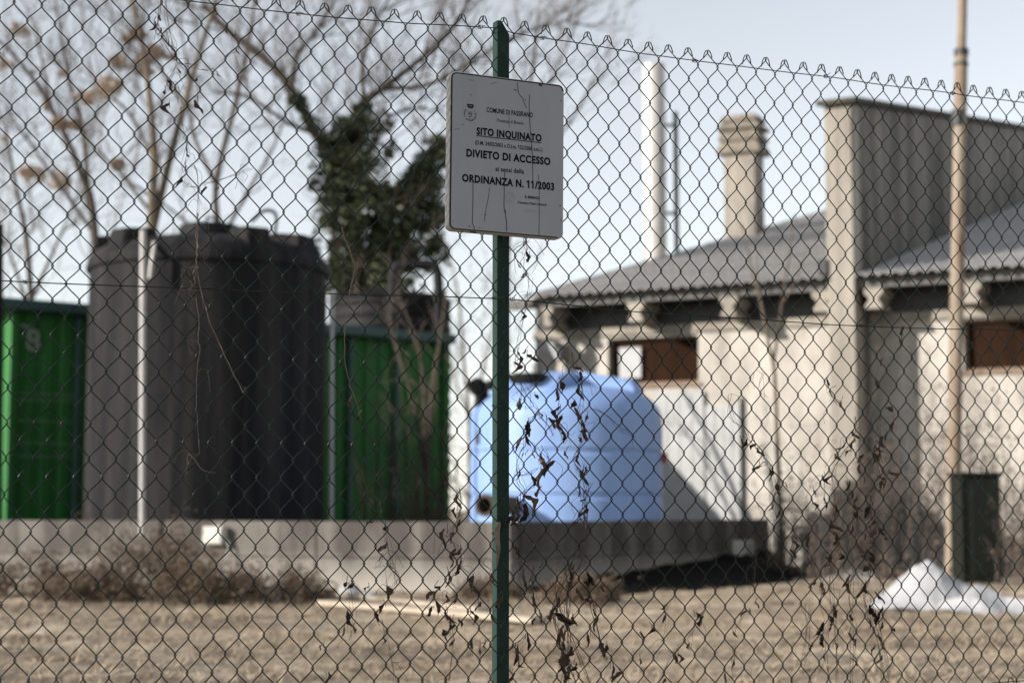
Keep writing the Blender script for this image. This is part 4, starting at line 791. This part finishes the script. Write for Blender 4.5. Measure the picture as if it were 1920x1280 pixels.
sline('ORDINANZA N. 11/2003', (866.5, 333.5), (1039, 350), 15, 0.040)
sline('IL SINDACO', (984.5, 369), (1012, 371.5), 5.2, 0.04)
sline('Francesco Pasini Inverardi', (971, 379), (1024.5, 384), 4.6, 0.02)
def sstroke(pts, wd, mt, name, lift=0.0006, close=False):
    P = [suv(*p) for p in pts]; vs = []; fs = []; k = wd * 4.17 / FPX / 2
    for i, (u, v) in enumerate(P):
        a, b_ = P[max(i - 1, 0)], P[min(i + 1, len(P) - 1)]; dx, dy = b_[0] - a[0], b_[1] - a[1]; l_ = math.hypot(dx, dy) or 1; vs += [SP_(u - dy / l_ * k, v + dx / l_ * k, lift), SP_(u + dy / l_ * k, v - dx / l_ * k, lift)]
    fs = [(2 * i, 2 * i + 1, 2 * i + 3, 2 * i + 2) for i in range(len(P) - 1)]; mb = MB(); mb.add(vs, fs); return mb.build(name, M[mt], sign)
sstroke([(893, 254.5), (1015.5, 268)], 1.5, 'ink', 'underline')
# crest: crown, ring of small lettering marks, monogram
for pts, wd in (([(876, 196.5), (879, 201.5)], 2.2), ([(888, 198), (885.5, 202)], 2.2), ([(876.5, 196), (888, 197.6)], 2.4), ([(878.5, 201.6), (886, 202.6)], 2.2), ([(877.5, 199), (887, 200.2)], 1.6)): sstroke(pts, wd, 'ink', 'crest_crown')
for k in range(21):
    a = R(-38 + 256 * k / 20) ; cx, cy = 881.5, 214.5; r0, r1 = 9.6, 11.8; rg = random.Random(k)
    if rg.random() < 0.18: continue
    sstroke([(cx + r0 * math.cos(a), cy + r0 * 1.1 * math.sin(a) + 0.1 * r0 * math.cos(a)), (cx + r1 * math.cos(a), cy + r1 * 1.1 * math.sin(a) + 0.1 * r1 * math.cos(a))], rg.uniform(0.9, 1.9), 'ink' if k % 3 else 'inkgrey', 'crest_ring')
sstroke([(885.5, 211.5), (881.5, 210), (878.5, 212), (881, 214.5), (884.5, 216), (883, 219), (878, 218.5)], 1.3, 'inkgrey', 'crest_monogram')
sstroke([(877, 215), (881, 213), (886, 214.5)], 0.9, 'inkgrey', 'crest_monogram', 0.0008)
sstroke([(882, 221), (880, 224), (883.5, 226.5), (886, 224)], 0.9, 'inkgrey', 'crest_monogram')
sstroke([(956.5 + 7.2 * math.cos(R(a)), 370.5 + 9.5 * math.sin(R(a))) for a in range(0, 361, 20)], 0.8, 'stamp', 'stamp')
sstroke([(952, 366), (957, 364), (961, 368), (957, 372), (954, 376), (960, 378)], 0.8, 'stamp', 'stamp')
sstroke([(980, 390), (985, 393), (983, 396), (990, 397), (993, 392.5), (996, 397), (1001, 395), (1004, 398), (1009, 396), (1014, 399), (1024.5, 399)], 0.7, 'stamp', 'signature')
for pts, wd in (([(970, 155), (971.5, 170), (973, 177), (980, 184), (982, 191), (987, 203)], 1.0), ([(993, 178), (992, 200), (993, 220), (994, 240), (996, 262), (998, 290), (999, 320), (999, 345)], 1.1), ([(886.5, 342), (887, 360), (886.5, 390), (885.5, 418), (889, 426), (890, 434)], 1.1),
                ([(918, 352), (916, 370), (912, 388), (909, 405), (908.5, 415)], 0.8), ([(946.5, 322), (945.5, 345), (945, 388), (947, 398), (949.5, 415), (950, 434)], 1.2), ([(1010, 328), (1011, 360), (1011, 400), (1010.5, 441)], 0.9), ([(954, 215), (954.5, 225), (955, 240)], 0.6),
                ([(910, 402), (909.5, 404)], 2.6), ([(946.5, 394), (947.5, 400)], 2.4), ([(881, 435), (893, 436.3)], 3.0), ([(865, 433), (868, 434)], 2.2), ([(964, 168.5), (968.5, 170)], 1.6), ([(1010, 159), (1017, 160.8)], 3.0), ([(879, 424), (881, 424.5)], 2.4), ([(898, 427), (900, 427.2)], 1.6), ([(849, 415), (850, 415.3)], 1.8), ([(1049, 386), (1052, 385.4)], 1.4), ([(1051, 413), (1052.5, 413)], 2.0), ([(879, 150), (888, 151.5)], 0.6), ([(920, 158), (931, 154)], 0.6), ([(866, 234), (870, 233.2)], 0.9), ([(882, 178), (884, 178.6)], 1.4), ([(850, 243), (862, 242)], 0.5), ([(985, 186), (986, 190)], 0.8), ([(1051, 189), (1053, 190)], 1.4)):
    sstroke(pts, wd, 'crack', 'crack', 0.0010)

# ------------------------------------------------------------------ dead vines on the fence (leaf meshes shared)
LEAF = []
for s_ in range(7):
    rg = random.Random(900 + s_); n_, m_ = 8, 4; vs = []; curl = rg.uniform(2.0, 4.2); tw = rg.uniform(-3.0, 3.0); wv = rg.uniform(0.16, 0.32)
    for i in range(n_ + 1):
        f_ = i / n_; wdt = wv * math.sin(math.pi * min(1, f_ * 0.94 + 0.05)) ** 0.8 * (1 + 0.35 * rg.uniform(-1, 1))
        for j in range(m_ + 1):
            g_ = j / m_ * 2 - 1; ang = g_ * curl * 0.8; x = wdt * math.sin(ang) / max(0.5, curl * 0.5); y = wdt * (1 - math.cos(ang)) * 0.6
            ca_, sa_ = math.cos(tw * f_), math.sin(tw * f_); X = x * ca_ - y * sa_ + rg.gauss(0, .022); Yq = x * sa_ + y * ca_ + rg.gauss(0, .022) + 0.22 * math.sin(f_ * 3 + s_)
            vs.append((X + 0.10 * math.sin(f_ * 4 + s_), Yq, -f_ + rg.gauss(0, .03)))
    me = bpy.data.meshes.new('dead_leaf'); me.from_pydata(vs, [], [(i * (m_ + 1) + j, i * (m_ + 1) + j + 1, (i + 1) * (m_ + 1) + j + 1, (i + 1) * (m_ + 1) + j) for i in range(n_) for j in range(m_)]); me.update(); me.materials.append(M['deadleaf']); LEAF.append(me)
def vine(label, stems, leaves, seed, mt='stem', r=0.0011, lsz=1.0, off=0.009):
    rg = random.Random(seed); first = F(*stems[0][0], off); t = thing('dead_vine', first, label, 'vine', 'dead vines on the fence')
    for k, s_ in enumerate(stems):
        rr = r * (1 if k == 0 else rg.uniform(0.55, 0.9)); P = crom([F(px, py, off + rg.uniform(-0.006, 0.006)) for px, py in s_], 5); P = [p + Vector((rg.gauss(0, .0008), 0, rg.gauss(0, .0008))) for p in P]
        mb = MB(); mb.tube(P, [rr * (1 - 0.45 * i / len(P)) for i in range(len(P))], 4); mb.build('stem', M[mt], t)
    for s_ in stems:                          # thin strands that twine round the main stems, and loose tendrils
        for rep_ in range(2):
            ph = rg.random() * 6; Q = [(px + 5.5 * math.sin(i * 2.1 + ph) + rg.gauss(0, 2.0), py + rg.gauss(0, 3)) for i, (px, py) in enumerate(s_)]
            if len(Q) > 2 and mt == 'stem': mb = MB(); mb.tube(crom([F(px, py, off + rg.uniform(-0.008, 0.008)) for px, py in Q], 6), r * 0.45, 3); mb.build('tendril', M[mt], t)
        for k in range(len(s_) // 2):
            px, py = s_[rg.randrange(len(s_))]; sd2 = rg.choice((-1, 1)); Q = [(px, py), (px + sd2 * rg.uniform(5, 14), py - rg.uniform(-6, 10)), (px + sd2 * rg.uniform(14, 26), py + rg.uniform(-8, 16)), (px + sd2 * rg.uniform(12, 34), py + rg.uniform(8, 40))]
            mb = MB(); mb.tube(crom([F(a_, b_, off + rg.uniform(-0.004, 0.01)) for a_, b_ in Q], 6), 0.0005, 3); mb.build('tendril', M[mt], t)
    for q in leaves:
        px, py = q[0], q[1]; s_ = (q[2] if len(q) > 2 else rg.uniform(11, 19)) * 4.2 / FPX * lsz * 1.12
        me = rg.choice(LEAF); o = bpy.data.objects.new('dead_leaf', me); sc.collection.objects.link(o); o.parent = t
        o.location = F(px, py - 0.45 * s_ * FPX / 4.2, off + rg.uniform(-0.004, 0.006)) - first; o.scale = (s_ * rg.uniform(0.8, 1.15),) * 2 + (s_,); o.rotation_euler = (rg.gauss(0, .3), rg.gauss(0, .45), rg.random() * 6.283)
        p0_ = o.location + first; e_ = p0_ + Vector((rg.gauss(0, .006), 0, rg.uniform(0.004, 0.014))); mb = MB(); mb.tube([e_, p0_, p0_ - Vector((0, 0, s_ * 0.3))], 0.0009, 3); mb.build('petiole', M[mt], t)
    return t
vine('dead vine with small curled leaves high on the left fence panel', [[(304, -12), (299, 30), (291, 58), (300, 68), (312, 88), (330, 115), (347, 131), (362, 147), (369, 162), (370, 190)], [(308, -12), (316, 40), (322, 80), (333, 115)], [(334, 118), (318, 145), (314, 160), (330, 176), (334, 200)], [(334, 118), (360, 127), (395, 131), (425, 108), (436, 92)], [(340, 200), (340, 225), (345, 250), (350, 285), (344, 312), (340, 330), (350, 348), (371, 352)], [(372, 346), (410, 339), (446, 325), (466, 315)], [(364, 310), (370, 330), (373, 380), (371, 425)]],
     [(296, 36, 16), (289, 50, 24), (298, 58, 14), (310, 76, 10), (316, 84, 14), (322, 98, 18), (331, 116, 10), (314, 157, 14), (323, 168, 14), (310, 172, 10), (318, 206, 22), (371, 198, 26), (369, 150, 8), (349, 286, 16), (348, 315, 12), (339, 343, 20), (385, 357, 14), (407, 352, 8), (334, 135, 8), (405, 24, 8), (424, 60, 9), (442, 69, 10), (447, 95, 10), (409, 140, 8)], 1, 'stem', 0.0009)
vine('pale dead stem hanging diagonally over the black tank', [[(371, 425), (369, 470), (368, 500), (376, 545), (392, 600), (422, 668), (456, 738)], [(372, 400), (367, 440), (370, 480)], [(366, 560), (373, 600), (371, 640), (375, 652), (369, 700), (368, 760), (371, 800), (374, 850)], [(355, 850), (380, 880), (404, 886)], [(372, 500), (362, 512), (366, 528), (358, 540)]], [(361, 512, 10), (366, 522, 12), (360, 540, 12), (457, 736, 8)], 2, 'stempale', 0.0022)
vine('dead stem hanging in front of the green container', [[(640, 425), (650, 455), (660, 482), (665, 505), (655, 555), (647, 610), (646, 670), (655, 715), (668, 755), (677, 785)]], [(656, 755, 16), (672, 782, 14), (650, 444, 8), (654, 468, 8)], 3, 'stempale', 0.0017)
vine('short dead vine just below the sign right of the post', [[(988, 455), (984, 478), (976, 492), (984, 505), (991, 520), (990, 548), (984, 585), (975, 620), (968, 655), (966, 690)], [(962, 470), (975, 460), (988, 452)], [(990, 548), (980, 560), (972, 565)]], [(987, 482, 20), (993, 486, 12), (982, 455, 8), (984, 518, 12), (978, 592, 18), (984, 596, 10), (970, 672, 26), (988, 677, 24), (986, 660, 10), (964, 692, 26), (972, 500, 8)], 4, 'stem', 0.0009)
vine('dead vine with large dark leaves beside the post over the blue tank', [[(968, 700), (985, 735), (1000, 760), (1010, 772), (998, 785), (990, 800), (984, 835), (972, 855), (970, 890), (985, 925), (972, 960), (962, 980)], [(1008, 775), (1030, 800), (1036, 815)], [(1015, 835), (1032, 870), (1014, 890), (997, 910), (965, 932)], [(978, 720), (977, 745)], [(970, 890), (990, 888), (1008, 878)]],
     [(977, 757, 26), (990, 802, 24), (991, 822, 26), (988, 838, 30), (1025, 796, 24), (1015, 862, 28), (1014, 893, 34), (1032, 878, 28), (997, 902, 20), (1010, 922, 20), (970, 890, 18), (982, 948, 36), (986, 962, 34), (976, 945, 26), (964, 968, 28), (970, 976, 22), (960, 978, 20), (1012, 780, 10), (1003, 745, 10), (998, 855, 10), (985, 855, 9)], 5, 'stem', 0.0012, 1.05)
vine('dead leafy vine crossing the middle of the blue tank', [[(1072, 660), (1078, 690), (1089, 708), (1092, 735), (1084, 770), (1092, 798), (1093, 828), (1075, 855), (1083, 880), (1095, 895), (1094, 930), (1096, 960), (1090, 985)], [(1046, 720), (1049, 770), (1050, 800), (1052, 826)], [(1110, 765), (1140, 780), (1165, 805), (1185, 812)], [(1112, 905), (1098, 930), (1098, 950)], [(1085, 910), (1090, 935), (1097, 945)]],
     [(1075, 695, 20), (1089, 707, 20), (1052, 725, 20), (1046, 741, 18), (1090, 734, 24), (1079, 760, 18), (1082, 776, 22), (1051, 775, 24), (1053, 793, 26), (1050, 814, 28), (1101, 785, 14), (1092, 798, 20), (1092, 817, 24), (1085, 824, 12), (1085, 862, 22), (1082, 886, 22), (1100, 893, 26), (1094, 882, 14), (1061, 852, 16), (1084, 921, 18), (1103, 925, 12), (1092, 958, 24), (1094, 972, 20), (1088, 985, 26), (1095, 935, 12)], 6, 'stem', 0.0011, 1.05)
vine('dead vine with drooping leaves left of the post by the wall', [[(862, 915), (864, 940), (858, 980), (842, 1003), (858, 1030), (866, 1060), (846, 1085), (856, 1110), (835, 1128), (822, 1145)], [(866, 1060), (885, 1085), (892, 1110)], [(888, 1035), (905, 1055), (925, 1070)], [(850, 1150), (844, 1190), (850, 1220), (842, 1275)], [(818, 1140), (838, 1160), (848, 1175)], [(880, 1195), (900, 1205), (920, 1195)]],
     [(863, 938, 24), (857, 960, 16), (857, 984, 24), (839, 1005, 26), (850, 1011, 22), (854, 1039, 22), (864, 1036, 22), (848, 1055, 20), (863, 1064, 30), (841, 1084, 26), (888, 1092, 28), (891, 1108, 20), (815, 1105, 16), (816, 1120, 22), (818, 1139, 22), (810, 1147, 16), (852, 1122, 18), (836, 1122, 16), (839, 1155, 30), (843, 1170, 22), (897, 1136, 22), (882, 1156, 24), (852, 1186, 28), (860, 1168, 14), (838, 1195, 18), (852, 1205, 16), (885, 1208, 18), (924, 1160, 24), (910, 1210, 12), (900, 1220, 12), (926, 1085, 24)], 7, 'stem', 0.0010)
vine('thin dead vine with small leaves over the plank', [[(722, 980), (728, 1030), (738, 1060), (748, 1080), (735, 1100), (728, 1130)], [(728, 1030), (712, 1055), (702, 1065)], [(675, 870), (681, 900), (687, 925), (676, 970)], [(735, 1050), (745, 1080), (742, 1100)], [(716, 1160), (722, 1200), (735, 1240), (742, 1280)], [(655, 1090), (662, 1150), (655, 1200)]],
     [(699, 982, 12), (723, 990, 10), (726, 1030, 24), (716, 1046, 12), (733, 1060, 10), (726, 1108, 22), (723, 1140, 20), (702, 1160, 22), (664, 1098, 16), (650, 1096, 12), (692, 1105, 12), (650, 1158, 22), (662, 1178, 16), (644, 1185, 18), (718, 1200, 12), (692, 948, 10), (838, 905, 20), (612, 1270, 18), (606, 1215, 10)], 8, 'stem', 0.0008)
vine('dense tangle of dead stems low on the fence right of the post', [[(1090, 990), (1078, 1040), (1062, 1085), (1045, 1110), (1036, 1150), (1048, 1180), (1060, 1230), (1085, 1290)], [(1100, 960), (1092, 1040), (1072, 1090), (1062, 1140), (1064, 1200), (1056, 1290)], [(1036, 1090), (1050, 1140), (1070, 1200), (1095, 1250), (1110, 1290)], [(1060, 1060), (1068, 1130), (1058, 1200), (1068, 1290)], [(1100, 1085), (1112, 1130), (1118, 1170), (1128, 1215), (1140, 1235)], [(1000, 1060), (998, 1100), (990, 1120)], [(958, 1215), (975, 1200), (985, 1190)]],
     [(1040, 1170, 34), (1036, 1150, 24), (1058, 1196, 32), (1064, 1186, 26), (1054, 1218, 26), (1066, 1222, 26), (1058, 1240, 30), (1050, 1262, 26), (1070, 1262, 26), (1076, 1250, 20), (1064, 1276, 24), (1107, 1197, 26), (1116, 1166, 26), (1116, 1150, 18), (1100, 1086, 28), (1108, 1092, 18), (1072, 1065, 20), (1066, 1075, 18), (1074, 1090, 22), (1080, 1115, 22), (1070, 1100, 18), (1125, 1219, 26), (1138, 1220, 22), (1145, 1257, 24), (1163, 1269, 22), (985, 1203, 26), (981, 1085, 30), (995, 1090, 16), (1005, 1125, 26), (966, 1228, 28), (973, 1245, 14), (960, 1270, 20), (1003, 1165, 12), (1012, 1155, 22), (1078, 1160, 18), (1018, 1062, 10), (970, 1038, 20), (938, 1128, 22), (1100, 1130, 16), (1125, 1105, 14), (1048, 1130, 18)], 9, 'stem', 0.0017, 1.1)
vine('dead vine slanting down in front of the forked sapling', [[(1395, 806), (1405, 825), (1425, 850), (1442, 872), (1450, 890), (1455, 915), (1448, 945), (1456, 975), (1440, 1000), (1425, 1030)], [(1428, 700), (1425, 725), (1440, 745)], [(1438, 870), (1432, 865), (1425, 875)], [(1390, 800), (1370, 780), (1366, 740)], [(1440, 1000), (1446, 1040), (1432, 1055)]], [(1390, 828, 12), (1399, 831, 22), (1416, 841, 22), (1424, 846, 18), (1424, 880, 18), (1443, 888, 16), (1446, 898, 14), (1456, 917, 22), (1469, 910, 12), (1450, 952, 14), (1462, 965, 16)], 10, 'stem', 0.0011)
vine('dead vine hanging down left side of the leafy right tangle', [[(1552, 715), (1558, 740), (1570, 760)], [(1604, 780), (1602, 820), (1580, 850), (1560, 890), (1572, 930), (1560, 970), (1566, 1010), (1578, 1030), (1560, 1060), (1540, 1100), (1560, 1140), (1548, 1200), (1556, 1285)], [(1530, 1080), (1524, 1050), (1512, 1020), (1514, 1000)], [(1560, 1040), (1555, 1100), (1565, 1180), (1572, 1285)], [(1545, 900), (1547, 945)], [(1510, 1130), (1512, 1180), (1508, 1240)]],
     [(1550, 717, 14), (1557, 735, 14), (1578, 760, 18), (1568, 857, 16), (1583, 842, 18), (1596, 852, 16), (1604, 836, 24), (1605, 815, 20), (1546, 900, 22), (1559, 898, 18), (1546, 945, 22), (1525, 925, 12), (1523, 950, 16), (1562, 960, 24), (1564, 985, 26), (1566, 1012, 28), (1514, 1016, 20), (1486, 1025, 24), (1482, 1040, 20), (1490, 1008, 16), (1559, 1045, 22), (1572, 1047, 24), (1556, 1060, 18), (1530, 1092, 24), (1540, 1103, 22), (1538, 1128, 14), (1562, 1146, 22), (1552, 1160, 18), (1544, 1182, 30), (1540, 1200, 22), (1560, 1175, 16), (1562, 1215, 16), (1546, 1232, 12), (1523, 1213, 14), (1518, 1055, 14)], 11, 'stem', 0.0013, 1.05)
vine('leafiest dead vine at the right with many hanging dark leaves', [[(1693, 610), (1690, 640), (1686, 655)], [(1650, 780), (1648, 820), (1640, 850), (1650, 890), (1640, 920), (1632, 960), (1644, 1000), (1625, 1040), (1632, 1080), (1618, 1110), (1630, 1150), (1645, 1200), (1655, 1285)], [(1600, 960), (1590, 1010), (1602, 1060), (1592, 1120), (1600, 1180), (1598, 1285)], [(1645, 850), (1658, 890), (1670, 880)], [(1632, 1120), (1645, 1160), (1660, 1230), (1668, 1285)], [(1620, 1020), (1640, 1060), (1650, 1090)], [(1585, 900), (1596, 930), (1608, 960)]],
     [(1692, 622, 16), (1687, 645, 14), (1656, 680, 16), (1641, 722, 16), (1660, 772, 16), (1652, 830, 24), (1637, 858, 26), (1649, 850, 28), (1641, 842, 22), (1620, 862, 18), (1611, 880, 20), (1663, 820, 18), (1675, 800, 18), (1645, 905, 26), (1652, 912, 22), (1634, 935, 22), (1670, 895, 22), (1618, 900, 18), (1589, 912, 22), (1597, 930, 18), (1607, 945, 26), (1600, 972, 26), (1630, 965, 22), (1594, 995, 20), (1641, 988, 24), (1648, 1004, 26), (1640, 1000, 22), (1622, 1010, 18), (1626, 1044, 28), (1616, 1040, 18), (1634, 1052, 22), (1631, 1072, 24), (1592, 1090, 26), (1590, 1105, 20), (1614, 1112, 26), (1622, 1104, 20), (1647, 1120, 26), (1630, 1146, 28), (1636, 1160, 26), (1654, 1148, 22), (1626, 1170, 18), (1650, 1175, 16), (1595, 1160, 16), (1592, 1195, 18), (1602, 1205, 14), (1647, 1205, 26), (1640, 1220, 18), (1650, 1240, 22), (1600, 1245, 16), (1668, 1180, 14), (1584, 1060, 16)], 12, 'stem', 0.0013, 1.05)
vine('sparse thin dead tendrils low on the fence above the dry ground', [[(1240, 1270), (1262, 1225), (1290, 1195), (1310, 1160)], [(1395, 1150), (1380, 1180), (1378, 1230), (1370, 1280)], [(1250, 1130), (1248, 1170), (1242, 1200)], [(1300, 1170), (1296, 1220)], [(1420, 1010), (1418, 1060), (1410, 1110)]], [(1309, 1160, 20), (1303, 1158, 14), (1315, 1164, 20), (1397, 1151, 16), (1405, 1148, 12), (1293, 1212, 14), (1360, 1272, 22), (1271, 1234, 18), (1375, 1190, 14), (1372, 1245, 16), (1248, 1160, 18), (1246, 1140, 12), (1222, 1180, 16), (1202, 1192, 16), (1416, 1135, 16), (1200, 1240, 12), (1268, 1234, 16), (1248, 1278, 14)], 13, 'stem', 0.0008)
# weathered wood splinter caught at the post
q = F(934, 985, 0.004); mb = MB(); mb.tube(crom([F(936, 978, 0.006), F(932, 1000, 0.008), F(934, 1030, 0.008), F(931, 1062, 0.006)], 4), [0.004, 0.006, 0.0065, 0.007, 0.007, 0.0065, 0.006, 0.0065, 0.006, 0.005, 0.004, 0.003, 0.002], 6); tag(mb.build('dead_wood', M['stempale']), 'pale split piece of dead wood caught on the green post', 'branch')
